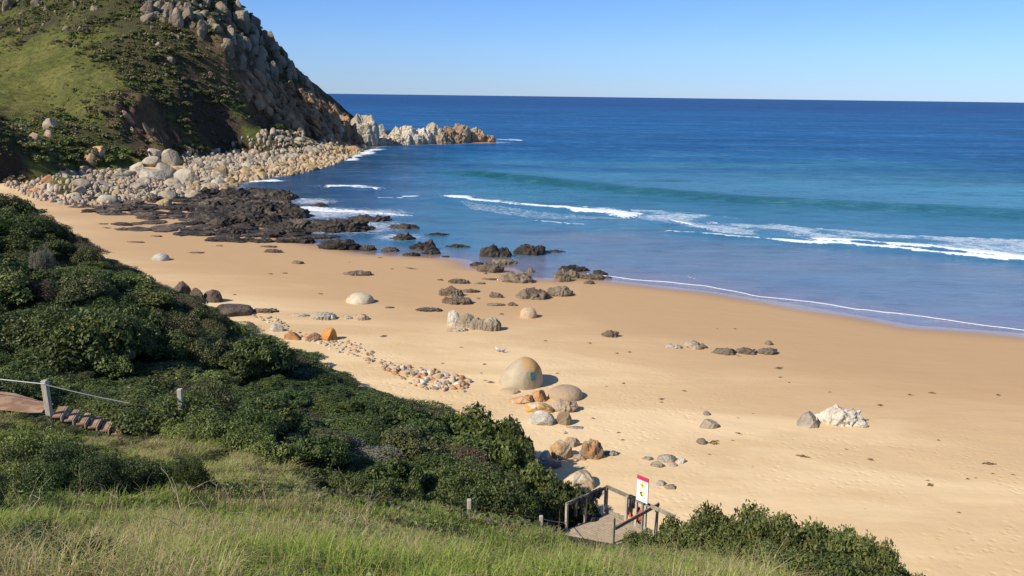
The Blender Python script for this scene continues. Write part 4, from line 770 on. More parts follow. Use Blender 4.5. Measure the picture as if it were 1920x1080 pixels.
def head_scatter(poly, n, seed, dmin, d0=150):
    r = np.random.RandomState(seed); xs = [q[0] for q in poly]; ys = [q[1] for q in poly]; res = []; t = 0
    while len(res) < n and t < n*12:
        t += 1; a = min(xs)+(max(xs)-min(xs))*r.rand(); b = min(ys)+(max(ys)-min(ys))*r.rand()
        if not in_poly(np.array([a]), np.array([b]), poly)[0]: continue
        p = hit_head(a, b)
        if p is None or any((p[0]-q[0][0])**2+(p[1]-q[0][1])**2 < dmin*dmin for q in res): continue
        res.append((p, a, b))
    return res
tor = shared('tor_boulder', 'round', 5, 4, (1, .85, 1), 600, 'crest')+shared('tor_boulder', 'block', 5, 4, (1, .85, 1), 620, 'crest')
def TZ(a, b): return 'on the left part of the crest near the top edge' if a < 370 else 'high on the crest by the skyline' if b < 60 else 'in the middle of the crest pile' if b < 110 else 'low on the crest above the cliff'
for p, a, b in head_scatter([(265, 0), (455, 0), (480, 50), (520, 90), (560, 140), (600, 182), (575, 184), (520, 160), (480, 135), (430, 105), (400, 75), (330, 50), (270, 40)], 110, 31, 3.6):
    w_ = rnd.uniform(1.8, 6.0); copy_rock('tor_boulder', rnd.choice(tor), (p[0], p[1], p[2]-.12*w_), w_, w_*rnd.uniform(.45, .85), ('large' if w_ > 4.5 else 'small')+' brown-grey boulder piled '+TZ(a, b), 'boulder', ('large' if w_ > 4.5 else 'small')+' boulders piled '+TZ(a, b), tilt=.4)
# cliff slabs: long, leaning ribs of orange stone down the seaward cliff
cl = shared('leaning_rock', 'slab', 7, 4, (1, 1, 1), 640, 'cliff')
for p, a, b in head_scatter([(448, 140), (500, 148), (560, 175), (610, 195), (650, 218), (668, 245), (640, 262), (590, 250), (560, 232), (500, 205), (455, 175)], 150, 37, 2.2):
    L_ = rnd.uniform(5, 11); o = copy_rock('leaning_rock', rnd.choice(cl), (p[0], p[1], p[2]-.12*L_), rnd.uniform(1.8, 3.6), L_*.8, 'long leaning slab of orange granite on the seaward cliff', 'rock', 'leaning granite slabs of the seaward cliff', d_=rnd.uniform(1.6, 3)); o.rotation_euler = (rnd.uniform(.25, .6), rnd.uniform(-.75, -.35), rnd.uniform(-.5, .5))
for p, a, b in head_scatter([(240, 215), (290, 215), (350, 262), (340, 280), (290, 275), (250, 250)], 12, 39, 4):
    L_ = rnd.uniform(3, 6); o = copy_rock('leaning_rock', rnd.choice(cl), (p[0], p[1], p[2]-.3*L_), rnd.uniform(1.2, 2.4), L_*.9, 'brown leaning slab in the gully bluff on the grassy hill', 'rock', 'leaning slabs of the gully bluff', d_=rnd.uniform(1.6, 3)); o.rotation_euler = (rnd.uniform(.25, .6), rnd.uniform(-.75, -.35), rnd.uniform(-.5, .5))
tb = shared('granite_block', 'block', 6, 4, (1, .85, 1), 680, 'cliff')
for p, a, b in head_scatter([(455, 165), (500, 165), (560, 190), (610, 210), (650, 228), (672, 262), (640, 272), (590, 262), (540, 240), (490, 215)], 110, 43, 2.4):
    w_ = rnd.uniform(1.6, 4.6); copy_rock('granite_block', rnd.choice(tb), (p[0], p[1], p[2]-.2*w_), w_, w_*rnd.uniform(.6, 1.1), 'angular orange-brown block on the seaward cliff, '+('left' if a < 540 else 'middle' if a < 610 else 'right')+' part', 'rock', 'angular blocks of the cliff, '+('left' if a < 540 else 'middle' if a < 610 else 'right')+' part', tilt=.6)
for p, a, b in head_scatter([(0, 0), (280, 20), (430, 120), (460, 160), (380, 200), (200, 60), (0, 60)], 45, 47, 6):
    w_ = rnd.uniform(1.2, 2.8); copy_rock('tor_boulder', rnd.choice(tor), (p[0], p[1], p[2]-.1*w_), w_, w_*rnd.uniform(.4, .7), 'lone grey-brown boulder poking from the upper headland scrub', 'boulder', 'lone boulders of the upper headland scrub', tilt=.4)
# seaweed and drift scraps on the sand
m = NT('dried_seaweed'); WEED = m.done(m.bsdf(m.mix(m.mapr(m.noise(m.geo(), 8, 3), .4, .6), (0.10, 0.06, 0.035), (0.20, 0.125, 0.07)), 0.9))
def scrap_mesh(seed):
    r = np.random.RandomState(seed); Vs, Fs, off = [], [], 0
    for k in range(3):
        n = 9; t = np.linspace(-.5, .5, n); c = np.stack([t*(1-.3*k), .14*np.cumsum(r.randn(n))*.5+.1*k, 0.05+.05*np.abs(r.randn(n))], -1); wd = (.09*(1-np.abs(t)*1.7)+.015)
        for j, (dy, dz) in enumerate([(1, 0), (0, 1), (-1, 0)]): Vs.append(c+np.stack([0*t, dy*wd, dz*wd], -1))
        a = np.arange(n-1); Fs += [np.stack([off+j*n+a, off+j*n+a+1, off+(j+1)*n+a+1, off+(j+1)*n+a], -1) for j in range(2)]; off += 3*n
    return mesh_np('seaweed_scrap', np.concatenate(Vs), np.concatenate(Fs), WEED)
scr = [scrap_mesh(i) for i in range(6)]
W_ = [(1461, 692, 17), (1463, 708, 9), (1480, 718, 6), (1283, 734, 10), (1240, 750, 12), (1556, 736, 8), (1706, 741, 11), (1748, 738, 14), (1873, 742, 11), (1650, 761, 13), (1385, 814, 14), (1384, 784, 6), (1374, 827, 9), (1505, 857, 26), (1587, 843, 8), (1632, 863, 14), (1340, 833, 26), (1345, 617, 5), (1378, 617, 7), (1412, 776, 6), (1411, 876, 5), (1855, 871, 26), (1740, 902, 8), (1745, 911, 16), (1862, 889, 8), (1900, 891, 8), (1798, 962, 9), (1622, 955, 6), (1023, 640, 8), (1106, 644, 10), (1180, 661, 9), (1157, 663, 10), (909, 684, 9), (1045, 701, 8), (1137, 725, 7), (1170, 720, 9), (1112, 785, 9), (1160, 812, 9), (1168, 826, 10), (1047, 784, 8), (720, 632, 16), (745, 689, 8), (920, 718, 16), (910, 714, 8), (1385, 668, 8), (735, 505, 8), (655, 492, 5), (712, 484, 10), (770, 504, 24), (508, 514, 12), (440, 553, 9), (865, 652, 7), (830, 682, 8), (902, 700, 7), (860, 722, 7), (1330, 853, 9), (1815, 899, 10), (1830, 897, 7), (1240, 755, 9), (1760, 826, 7)]
for px, py, wp in W_:
    p = hit_sand(px, py); dd = float((p-np.array([0, 0, H]))@CF)*wp/F
    o = link('seaweed_scrap', rnd.choice(scr), None, 'dark dried seaweed scrap lying on the sand', 'seaweed', 'seaweed scraps strewn on the beach', loc=(p[0], p[1], p[2]+.0)); o.scale = (dd, dd, min(dd, .5)); o.rotation_euler.z = rnd.uniform(-.35, .35)
# ================================================================== VEGETATION
def foliage_mat(name, trans=0.25):
    m = NT(name); a = m.attr('Col').outputs['Color']; rn = m.n('ObjectInfo').outputs['Random']
    hs = m.n('HueSaturation'); m.set(hs.inputs['Color'], a); m.set(hs.inputs['Hue'], m.mapr(rn, 0, 1, 0.482, 0.515, False)); m.set(hs.inputs['Value'], m.mapr(m.math('FRACT', m.math('MULTIPLY', rn, 7.13)), 0, 1, 0.8, 1.25, False)); hs.inputs['Saturation'].default_value = 1.0
    p = m.bsdf(hs.outputs[0], 0.5, None, 0.35); t = m.n('BsdfTranslucent'); m.set(t.inputs[0], hs.outputs[0]); mx = m.n('MixShader'); mx.inputs[0].default_value = trans
    m.t.links.new(p, mx.inputs[1]); m.t.links.new(t.outputs[0], mx.inputs[2]); return m.done(mx.outputs[0])
LEAF = foliage_mat('leaves')
m = NT('woody_stem'); STEM = m.done(m.bsdf(m.mix(m.mapr(m.noise(m.geo(), 20, 3), .4, .6), (0.12, 0.09, 0.06), (0.22, 0.17, 0.12)), 0.9))
def leaf_quads(c, nrm, L_, W_, r):
    t = r.randn(len(c), 3); t -= nrm*np.sum(t*nrm, 1)[:, None]; t /= np.linalg.norm(t, axis=1)[:, None]+1e-9; b = np.cross(nrm, t)
    L_ = np.asarray(L_)[:, None] if np.ndim(L_) else L_; W_ = np.asarray(W_)[:, None] if np.ndim(W_) else W_
    V = np.empty((len(c)*4, 3)); V[0::4] = c-t*L_*.5; V[1::4] = c+b*W_*.5-t*L_*.05+nrm*W_*.12; V[2::4] = c+t*L_*.5; V[3::4] = c-b*W_*.5-t*L_*.05+nrm*W_*.12
    return V, np.arange(len(c)*4).reshape(-1, 4)
PAL = {'dark': ((0.022, 0.042, 0.011), (0.100, 0.130, 0.030)), 'mid': ((0.045, 0.072, 0.018), (0.150, 0.175, 0.045)), 'light': ((0.085, 0.120, 0.028), (0.21, 0.235, 0.060)), 'olive': ((0.065, 0.070, 0.026), (0.135, 0.135, 0.050)),
       'brown': ((0.060, 0.045, 0.026), (0.135, 0.105, 0.060)), 'grey': ((0.13, 0.13, 0.09), (0.25, 0.24, 0.17)), 'fleshy': ((0.055, 0.082, 0.020), (0.145, 0.165, 0.045)), 'scrub': ((0.060, 0.070, 0.024), (0.135, 0.130, 0.050))}
def shrub_geo(seed, pal, n, leaf, nc_=22, flat=1.0, upright=0.0, ragged=0.15):
    """a shrub one metre in radius and one metre high: leaves in overlapping clumps over a dome"""
    r = np.random.RandomState(seed); C = []; k = 0
    while len(C) < nc_:
        a = r.rand()*6.28; rr_ = math.sqrt(r.rand())*0.8; hh = math.sqrt(max(0, 1-rr_*rr_))*r.uniform(.35, .92)
        C.append((rr_*math.cos(a), rr_*math.sin(a), hh*.74, r.uniform(.2, .38)))
    C = np.array(C); i = r.randint(0, nc_, n); d = r.randn(n, 3); d[:, 2] = np.abs(d[:, 2])*0.9+d[:, 2]*0.25; d /= np.linalg.norm(d, axis=1)[:, None]
    rad = C[i, 3]*(1-0.35*r.rand(n)**2.2+ragged*r.randn(n)*0.5); c = C[i, :3]+d*rad[:, None]; c[:, 2] = np.maximum(c[:, 2], 0.02)
    nrm = d+0.75*r.randn(n, 3)+np.array([0, 0, 0.35]); nrm /= np.linalg.norm(nrm, axis=1)[:, None]
    a, b = np.array(PAL[pal][0]), np.array(PAL[pal][1]); cl = r.rand(nc_)[i]; t = np.clip(0.15+0.45*r.rand(n)+0.35*cl+0.1*r.randn(n), 0, 1)
    col = a[None]*(1-t)[:, None]+b[None]*t[:, None]; y_ = r.rand(n) < 0.03; col[y_] = col[y_]*np.array([1.9, 1.4, .8]); col = np.clip(col, 0, .6)
    sz = leaf*(0.6+0.8*r.rand(n)); return c, nrm, sz, col, C
def stems_geo(C, r, n=14):
    Vs, Fs, off = [], [], 0
    for k in range(n):
        e = C[r.randint(len(C))][:3]*0.95; s = np.array([e[0]*.15, e[1]*.15, -.1]); mid = (s+e)/2+r.randn(3)*.07; pts = [s*(1-t)**2+2*mid*t*(1-t)+e*t*t for t in np.linspace(0, 1, 5)]
        for j, p in enumerate(pts):
            w_ = .022*(1-j*.18)
            for q in range(3): Vs.append(p+np.array([math.cos(q*2.09)*w_, math.sin(q*2.09)*w_, 0]))
        for j in range(4):
            for q in range(3): Fs.append([off+j*3+q, off+j*3+(q+1) % 3, off+j*3+3+(q+1) % 3, off+j*3+3+q])
        off += 15
    return np.array(Vs), np.array(Fs)
def shrub_proto(seed, pal, n, leaf, **k):
    c, nrm, sz, col, C = shrub_geo(seed, pal, n, leaf, **k); V, Fc = leaf_quads(c, nrm, sz, sz*.55, np.random.RandomState(seed+1))
    f = mesh_np('foliage', V, Fc, LEAF, col=np.repeat(col, 4, 0), smooth=False); SV, SF = stems_geo(C, np.random.RandomState(seed+2)); return f, mesh_np('stems', SV, SF, STEM)
PROTO = {}
for k, (n, leaf, num, nc_) in {'dark': (8500, .078, 3, 24), 'mid': (8500, .078, 3, 24), 'light': (8000, .078, 2, 22), 'olive': (7000, .066, 2, 20), 'brown': (7000, .045, 2, 20), 'grey': (4000, .06, 1, 12)}.items():
    PROTO[k] = [shrub_proto(1000+37*i+len(k), k, int(n/(.78+.3*i)**1.6), leaf*(.78+.3*i), nc_=nc_) for i in range(num)]
PROTO['fleshy'] = [shrub_proto(1500+i, 'fleshy', 15000, .066, nc_=34, ragged=.15) for i in range(3)]
PROTO['nearlit'] = [shrub_proto(1600+i, 'light', 16000, .045, nc_=30, ragged=.3) for i in range(2)]  # sunlit side of the shrub clump, put into lighter leaf colours
PAL['nshaded'] = ((0.018, 0.036, 0.010), (0.075, 0.105, 0.026))  # dark green leaves, with the shade on them put into the colour
PROTO['nearshaded'] = [shrub_proto(1620+i, 'nshaded', 16000, .045, nc_=30) for i in range(2)]
SHR = []
def put_shrub(kind, x_, y_, z_, w_, h_, label, group, cat='shrub', name='shrub'):
    f, s = rnd.choice(PROTO[kind]); o = bpy.data.objects.new(name, None); COL.objects.link(o); tag(o, label, cat, group)
    o.location = (x_, y_, z_-.15); o.scale = (w_/2, w_/2*rnd.uniform(.85, 1.15), h_); o.rotation_euler.z = rnd.uniform(0, 6.28); o.empty_display_size = .2
    link('foliage', f, o); link('stems', s, o); SHR.append((x_, y_, w_)); return o
def shrub_top(kind, px, py, d, w_, label, group=None, hmin=.5, hmax=3.2, **k):
    q = PW(px, py, d); g_ = float(near_z(np.array([q[0]]), np.array([q[1]]))[0]); h_ = min(max((q[2]-g_)*1.1, hmin), hmax); return put_shrub(kind, q[0], q[1], max(g_, q[2]-hmax-.3), w_, h_, label, group, **k)
SIL = [(-400, 300), (0, 357), (60, 384), (110, 414), (150, 440), (190, 476), (300, 534), (400, 572), (440, 596), (480, 620), (560, 652), (640, 692), (720, 738), (780, 755), (830, 766), (900, 744), (950, 757), (985, 795), (1000, 862), (1050, 890), (1095, 908), (1400, 930)]
def cap_h(x_, y_, z_, w_, h_):
    for k in range(14):
        ok_ = True
        for dx, hh in ((0, .95), (-.35*w_, .7), (.35*w_, .7)):
            a, b, d = project(np.array([x_+dx]), np.array([y_]), z_+h_*hh)
            if b[0] < np.interp(a[0], [q[0] for q in SIL], [q[1] for q in SIL])+2: ok_ = False
        if ok_ or h_ < .35: break
        h_ *= .86
    return h_
# skyline and edge shrubs of the slope, one by one
LD = 'dense dark green coastal shrub on the slope above the beach'; GD = 'dark green shrubs of the near slope'
LM = 'mid green leafy coastal shrub on the slope above the beach'; GM = 'mid green shrubs of the near slope'
for px, py, d, w_, k in [(0, 358, 74, 4, 'brown'), (30, 368, 74, 3.5, 'dark'), (70, 392, 73, 3.2, 'brown'), (105, 418, 72, 3.2, 'dark'), (128, 428, 72, 2.6, 'brown'), (150, 445, 70, 3.2, 'brown'), (165, 455, 68, 2.6, 'olive'), (190, 482, 68, 3.0, 'brown'), (220, 498, 68, 2.8, 'olive'), (250, 512, 67, 2.8, 'dark'), (280, 525, 67, 2.6, 'brown'),
                         (310, 545, 66, 2.4, 'dark'), (345, 560, 65, 2.4, 'olive'), (380, 575, 64, 2.4, 'dark'), (410, 588, 63, 2.4, 'dark'), (440, 603, 61, 2.4, 'mid')]:
    L_ = {'brown': 'brown twiggy shrub on the left skyline of the near slope', 'dark': 'dark green shrub on the left skyline of the near slope', 'olive': 'olive shrub on the left skyline of the near slope', 'mid': 'mid green shrub where the skyline of the near slope meets the sand'}[k]
    shrub_top(k, px, py, d, w_, L_, None if k == 'mid' else k+' shrubs on the skyline of the near slope')
shrub_top('grey', 72, 440, 60, 1.8, 'small pale grey bush standing among dark shrubs at the far left')
shrub_top('dark', 905, 742, 41, 4.6, 'big round bush at the slope foot beside the lichen rocks'); shrub_top('mid', 860, 768, 41.5, 3.2, 'green bush joined to the left of the big round bush')
shrub_top('dark', 950, 765, 40, 3.0, 'dark bush joined to the right of the big round bush'); shrub_top('mid', 955, 818, 36.5, 2.6, 'bright green bush below the big round bush'); shrub_top('mid', 1000, 862, 35, 2.8, 'wide green bush between landing and lower lichen rocks')
shrub_top('dark', 1045, 888, 34, 2.6, 'dark bush just behind the left rail of the landing'); shrub_top('dark', 1085, 912, 33.6, 1.9, 'small dark bush between rail and ochre boulder')
shrub_top('mid', 940, 880, 33, 2.4, 'leafy green bush left of the landing'); shrub_top('dark', 1010, 915, 31.8, 2.2, 'dark bush in front of the landing end'); shrub_top('mid', 975, 925, 30, 1.6, 'low green bush between cable posts', hmin=.4)
for px, py, d, w_ in [(330, 792, 29.8, 2.0), (395, 768, 30, 2.6), (455, 790, 29.4, 2.4), (505, 818, 28.4, 2.2), (350, 800, 29.0, 1.2)]:
    shrub_top('light', px, py, d, w_, 'yellow-green leafy shrub beside the steps and second post', 'yellow-green shrubs beside the steps')
for px, py, d, w_ in [(590, 872, 26.5, 1.8), (650, 880, 26, 1.6), (700, 895, 25.8, 1.6), (760, 900, 26.5, 1.5), (810, 915, 27, 1.5), (860, 930, 27.5, 1.3), (555, 878, 25, 1.6)]:
    shrub_top('mid', px, py, d, w_, 'low leafy shrub just beyond the grass crest', 'low shrubs beyond the grass crest', hmin=.5)
for px, py, d, w_ in [(40, 797, 20.5, 2.4), (120, 822, 20, 2.2), (200, 850, 19.6, 2.0), (262, 862, 19.4, 1.7), (320, 880, 19.4, 1.5), (-40, 830, 19, 2.4), (30, 880, 18, 1.9), (110, 900, 17.8, 1.8), (190, 905, 18, 1.6), (-30, 960, 15, 1.4), (365, 903, 19, 1.0)]:
    shrub_top('nearlit' if px < 60 else 'nearshaded', px, py, d, w_, ('sunlit green shrub at the lower left edge, '+('upper' if py < 840 else 'lower')+' one') if px < 60 else 'dark shaded shrub in the hollow below the steps', 'sunlit shrubs at lower left' if px < 60 else 'dark shrubs in the hollow below the steps', hmin=1.15)
for px, py, d, w_ in [(10, 985, 9.6, 1.5), (80, 1010, 9.2, 1.2), (-60, 975, 10, 1.6), (150, 1050, 8.6, .9), (20, 1040, 8.4, 1.2)]:
    shrub_top('nearshaded', px, py, d, w_, 'dark leafy clump in the bottom left corner', 'dark leafy clumps in the bottom left corner', hmin=.6)
for px, py, d, w_ in [(120, 792, 29.2, 1.1), (165, 806, 29.2, 1.2), (215, 818, 29.2, 1.2), (262, 826, 29.2, 1.1), (15, 780, 29.4, 1.6), (65, 785, 29.3, 1.3), (-40, 775, 29.5, 1.6)]:
    shrub_top('olive', px, py, d, w_, 'low olive bush in front of the path' if px < 100 else 'low olive bush in front of the steps', 'low olive bushes in front of the path' if px < 100 else 'low olive bushes in front of the steps', hmin=.4)
LF = 'dense green fleshy-leaved bush on the right of the landing'
for px, py, d, w_ in [(1205, 990, 28.5, 1.3), (1245, 985, 29, 1.6), (1290, 965, 29, 2.0), (1345, 950, 29.5, 2.3), (1425, 940, 29.3, 2.7), (1500, 936, 28.8, 2.7), (1565, 943, 28.3, 2.3), (1602, 968, 27.8, 1.9), (1640, 1002, 27.2, 1.8), (1678, 1035, 26.8, 1.7), (1705, 1065, 26.4, 1.4),
                      (1300, 990, 26.5, 2.0), (1390, 980, 26.5, 2.4), (1480, 975, 26, 2.6), (1560, 990, 26, 2.4), (1620, 1030, 25.2, 2.0), (1440, 1020, 24, 2.0), (1530, 1025, 24, 2.4), (1600, 1055, 23.6, 2.0), (1350, 1015, 25, 1.6), (1650, 1075, 24.5, 1.6), (1480, 1060, 22.5, 1.8), (1560, 1075, 22.4, 1.8)]:
    zn = ('left part' if px < 1330 else 'middle' if px < 1520 else 'right part')+(', top row' if py < 972 or px > 1635 else ', lower front'); shrub_top('fleshy', px, py, d, w_*1.25, 'fleshy-leaved bush of the right thicket, '+zn, 'fleshy bushes of the right thicket, '+zn, hmax=3.6)
SHP = [(-350, 330), (0, 372), (60, 398), (110, 432), (190, 492), (300, 555), (420, 604), (560, 668), (700, 722), (860, 786), (960, 860), (1050, 930), (1055, 975), (1000, 968), (930, 950), (870, 930), (700, 900), (560, 875), (520, 845), (440, 805), (340, 785), (240, 768), (100, 748), (0, 746), (-350, 735)]
r = np.random.RandomState(12); cand = []
tr = 0
while len(cand) < 285 and tr < 40000:
    tr += 1; y_ = 26+74*r.rand(); x_ = -62+70*r.rand(); z_ = float(near_z(np.array([x_]), np.array([y_]))[0]); 
    if z_ < float(sand_z(np.array([x_]), np.array([y_]))[0])-.2: continue
    a, b, dd = project(np.array([x_]), np.array([y_]), z_+.5)
    if not in_poly(a, b, SHP)[0]: continue
    sp_ = 1.05+0.02*y_
    if any((x_-q[0])**2+(y_-q[1])**2 < (sp_*.92)**2 for q in SHR): continue
    zn = fbm(np.array([[x_/9, y_/9, 1.0]]), 3, 201)[0]; k = 'dark' if zn < .05 else 'mid'
    q = r.rand(); a = float(a[0]); b = float(b[0])
    if q < .09: k = 'brown'
    elif q < .19: k = 'olive'
    elif q < .205: k = 'grey'
    if 170 < a < 420 and 640 < b < 735: k = rnd.choice(['light', 'mid', 'olive', 'mid'])
    w_ = sp_*r.uniform(1.35, 2.2); mo = fbm(np.array([[x_/5.5, y_/5.5, 3.0]]), 2, 221)[0]; h_ = max(.85, (1.4+2.0*mo+r.uniform(-.25, .3))*(1 if b < 700 else .85)); w_ *= 1+.35*max(mo, 0); h_ = cap_h(x_, y_, z_, w_, h_)
    L_, G_ = {'dark': ('dense dark green shrub on the slope', GD), 'mid': ('mid green leafy shrub on the slope', GM), 'brown': ('brown half-dry shrub among the green ones of the slope', 'brown shrubs of the near slope'), 'olive': ('olive fine-leaved shrub among the darker ones of the slope', 'olive shrubs of the near slope'), 'grey': ('small pale grey-leaved bush on the slope', ''), 'light': ('yellowish green shrub above the upper post', 'yellowish shrubs above the upper post')}[k]
    zone = 'near the left skyline' if b < 520 and a < 330 else 'at the left edge above the path' if a < 170 else 'in the upper middle of the slope' if b < 640 else 'between the cable and the mid slope' if a < 430 else 'along the cobble edge' if b < 560+ (a-430)*.52 +60 else 'in the shaded hollow near the landing' if a > 680 else 'in the lower middle of the slope'
    sz_ = 'large ' if w_ > 3.6 else 'small ' if w_ < 2.7 else ''
    L_ = sz_+L_.split(' on the slope')[0].split(' among the')[0].split(' above the')[0]+' '+zone; G_ = L_+' group'; put_shrub(k, x_, y_, z_, w_, h_, L_, G_); cand.append(1)
print('slope shrubs', len(SHR))
# low ground cover between the shrubs, so that no bare earth shows
m_n = 60000; x_ = -64+76*r.rand(m_n*3); y_ = 18+84*r.rand(m_n*3); z_ = near_z(x_, y_); a, b, dd = project(x_, y_, z_+.3); ok = in_poly(a, b, [(-400, 320), (0, 352), (110, 405), (300, 530), (560, 660), (860, 780), (1075, 925), (1050, 985), (560, 915), (300, 905), (-400, 960)]) & (z_ > 2.4)
pa = in_poly(a, b, [(-400, 748), (95, 748), (260, 795), (250, 825), (120, 790), (-400, 790)]); ok &= ~pa; x_, y_, z_ = x_[ok][:m_n], y_[ok][:m_n], z_[ok][:m_n]; n = len(x_)
nrm = r.randn(n, 3)*.8+np.array([0, 0, .8]); nrm /= np.linalg.norm(nrm, axis=1)[:, None]; t = r.rand(n)[:, None]; gc = np.array([0.05, 0.06, 0.02])*(1-t)+np.array([0.12, 0.115, 0.05])*t
V, Fc = leaf_quads(np.stack([x_, y_, z_+.25*r.rand(n)], -1), nrm, .14+.08*r.rand(n), .09, r)
link('ground_cover', mesh_np('ground_cover', V, Fc, LEAF, col=np.repeat(gc, 4, 0), smooth=False), None, 'low tangled ground cover between the slope shrubs', 'ground cover', kind='stuff')

# ---- grass
GRS = foliage_mat('grass_blades', 0.4)
def blades(x, y, z, h, wd, lean, col, r, az=None):
    n = len(x); az = r.rand(n)*6.28 if az is None else az; dx, dy = np.cos(az), np.sin(az); fx = -dy; fy = dx; B = np.stack([x, y, z], -1)
    dir_ = np.stack([dx, dy, 0*dx], -1); sd = np.stack([fx, fy, 0*fx], -1); up = np.array([0, 0, 1.0])
    h = h[:, None]; wd = wd[:, None]; ln = lean[:, None]
    p1 = B+up*h*.55+dir_*h*ln*.30; p2 = B+up*h*(1-.35*np.minimum(ln, 1.6))+dir_*h*ln*.9
    V = np.empty((n*5, 3)); V[0::5] = B-sd*wd/2; V[1::5] = B+sd*wd/2; V[2::5] = p1+sd*wd*.42; V[3::5] = p1-sd*wd*.42; V[4::5] = p2
    k = np.arange(n)*5; return V, [np.stack([k, k+1, k+2, k+3], -1), np.stack([k+3, k+2, k+4], -1)], np.repeat(col, 5, 0)
GA = [(-500, 930), (0, 928), (100, 925), (250, 915), (380, 910), (560, 914), (700, 927), (800, 942), (900, 960), (1000, 985), (1068, 1004), (1110, 1024), (1200, 1027), (1330, 1047), (1480, 1080), (1560, 1500), (-500, 1500)]
GB = [(150, 815), (330, 822), (440, 832), (530, 872), (620, 912), (380, 910), (330, 885), (180, 850)]
GC = [(-400, 775), (60, 778), (160, 800), (250, 825), (200, 850), (100, 815), (-400, 815)]
r = np.random.RandomState(77)
def grass_region(n, box, poly, hs):
    x_ = box[0]+(box[1]-box[0])*r.rand(n); y_ = box[2]+(box[3]-box[2])*r.rand(n); z_ = near_z(x_, y_); a, b, dd = project(x_, y_, z_+hs); ok = in_poly(a, b, poly) & (dd > 3) & (z_ > 3); return x_[ok], y_[ok], z_[ok], dd[ok]
xa, ya, za, da = grass_region(620000, (-17, 14, 5.5, 27.5), GA, .18); keep = r.rand(len(xa)) < np.clip(13/da, .4, 1)*.95*np.clip(.75+1.6*fbm(P2(xa, ya, 1/1.1), 3, 351), .12, 1); xa, ya, za, da = xa[keep], ya[keep], za[keep], da[keep]
xb, yb, zb, db = grass_region(300000, (-16, -4, 18, 33), GB+[], .15); xc, yc, zc, dc = grass_region(160000, (-24, -10, 22, 33), GC, .2)
x_ = np.concatenate([xa, xb, xc]); y_ = np.concatenate([ya, yb, yc]); z_ = np.concatenate([za, zb, zc]); dd = np.concatenate([da, db, dc]); n = len(x_); print('grass blades', n)
n1 = fbm(P2(x_, y_, 1/2.6), 4, 301); n2 = fbm(P2(x_, y_, 1/0.8), 3, 305); n3 = fbm(P2(x_, y_, 1/5), 2, 309)
dryp = sstep(-.1, .35, n1+.5*n2); dry = r.rand(n) < np.clip(.12+.55*dryp, 0, .9)
tuft = sstep(-.35, .4, n2+.4*n3); h = (0.09+0.36*tuft**1.4*r.rand(n)+.08*r.rand(n))*np.where(dry, 1.15, 1.0); h *= 1-.25*sstep(14, 30, dd); h[len(xa):] *= 1.5; h *= 1+.45*sstep(17, 9, dd) if False else 1+.45*(1-sstep(9, 17, dd))
g0, g1 = np.array([0.125, 0.175, 0.022]), np.array([0.36, 0.42, 0.070]); s0, s1 = np.array([0.25, 0.195, 0.08]), np.array([0.58, 0.46, 0.23])
t = np.clip(r.rand(n)*.8+.3*n3, 0, 1)[:, None]; col = np.where(dry[:, None], s0*(1-t)+s1*t, g0*(1-t)+g1*t)
lean = np.where(dry, .5+1.1*r.rand(n), .25+.8*r.rand(n)); wd = (.006+.006*r.rand(n))*(1+sstep(12, 30, dd))*np.where(dry, .8, 1.15)
V, Fl, C_ = blades(x_, y_, z_-.02, h, wd, lean, col, r)
link('grass', mesh_np('grass', V, Fl, GRS, col=C_, smooth=False), None, 'long mixed green and straw grass covering the foreground slope', 'grass', kind='stuff')
# small broadleaf weeds in the grass
x2, y2, z2, d2 = grass_region(26000, (-14, 12, 6, 26), GA, .1); k = fbm(P2(x2, y2, 1/1.5), 3, 331) > .12; x2, y2, z2 = x2[k], y2[k], z2[k]; n = len(x2)
nrm = r.randn(n, 3)*.45+np.array([0, 0, 1]); nrm /= np.linalg.norm(nrm, axis=1)[:, None]; t = r.rand(n)[:, None]
V, Fc = leaf_quads(np.stack([x2, y2, z2+.05+.22*r.rand(n)], -1), nrm, .06+.05*r.rand(n), .04+.02*r.rand(n), r)
link('weeds', mesh_np('weeds', V, Fc, LEAF, col=np.repeat(np.array([.07, .13, .025])*(1-t)+np.array([.16, .23, .05])*t, 4, 0), smooth=False), None, 'low broad-leaved weeds mixed into the foreground grass', 'weeds', kind='stuff')
# dry stalks standing up from the grass, each a thing
m = NT('dry_straw'); STRAW = m.done(m.bsdf(m.mix(m.mapr(m.noise(m.geo(), 15, 3), .4, .6), (0.30, 0.235, 0.14), (0.50, 0.42, 0.29)), 0.8))
def tube(pts, rad, seg=5):
    pts = np.array(pts, float); n = len(pts); rad = np.broadcast_to(rad, (n,)); t = np.gradient(pts, axis=0); t /= np.linalg.norm(t, axis=1)[:, None]+1e-9; ref = np.where(np.abs(t[:, 2:3]) > .9, np.array([[1.0, 0, 0]]), np.array([[0, 0, 1.0]])); u = np.cross(t, ref); u /= np.linalg.norm(u, axis=1)[:, None]; v = np.cross(t, u)
    V = np.concatenate([pts+u*(rad*math.cos(k*2*math.pi/seg))[:, None]+v*(rad*math.sin(k*2*math.pi/seg))[:, None] for k in range(seg)]); Fs = []
    for k in range(seg):
        a = np.arange(n-1)+k*n; b = np.arange(n-1)+((k+1) % seg)*n; Fs.append(np.stack([a, b, b+1, a+1], -1))
    return V, np.concatenate(Fs)
def join(parts):
    Vs, Fs, o = [], [], 0
    for V, Fc in parts: Vs.append(V); Fs.append(np.asarray(Fc)+o); o += len(V)
    return np.concatenate(Vs), np.concatenate(Fs)
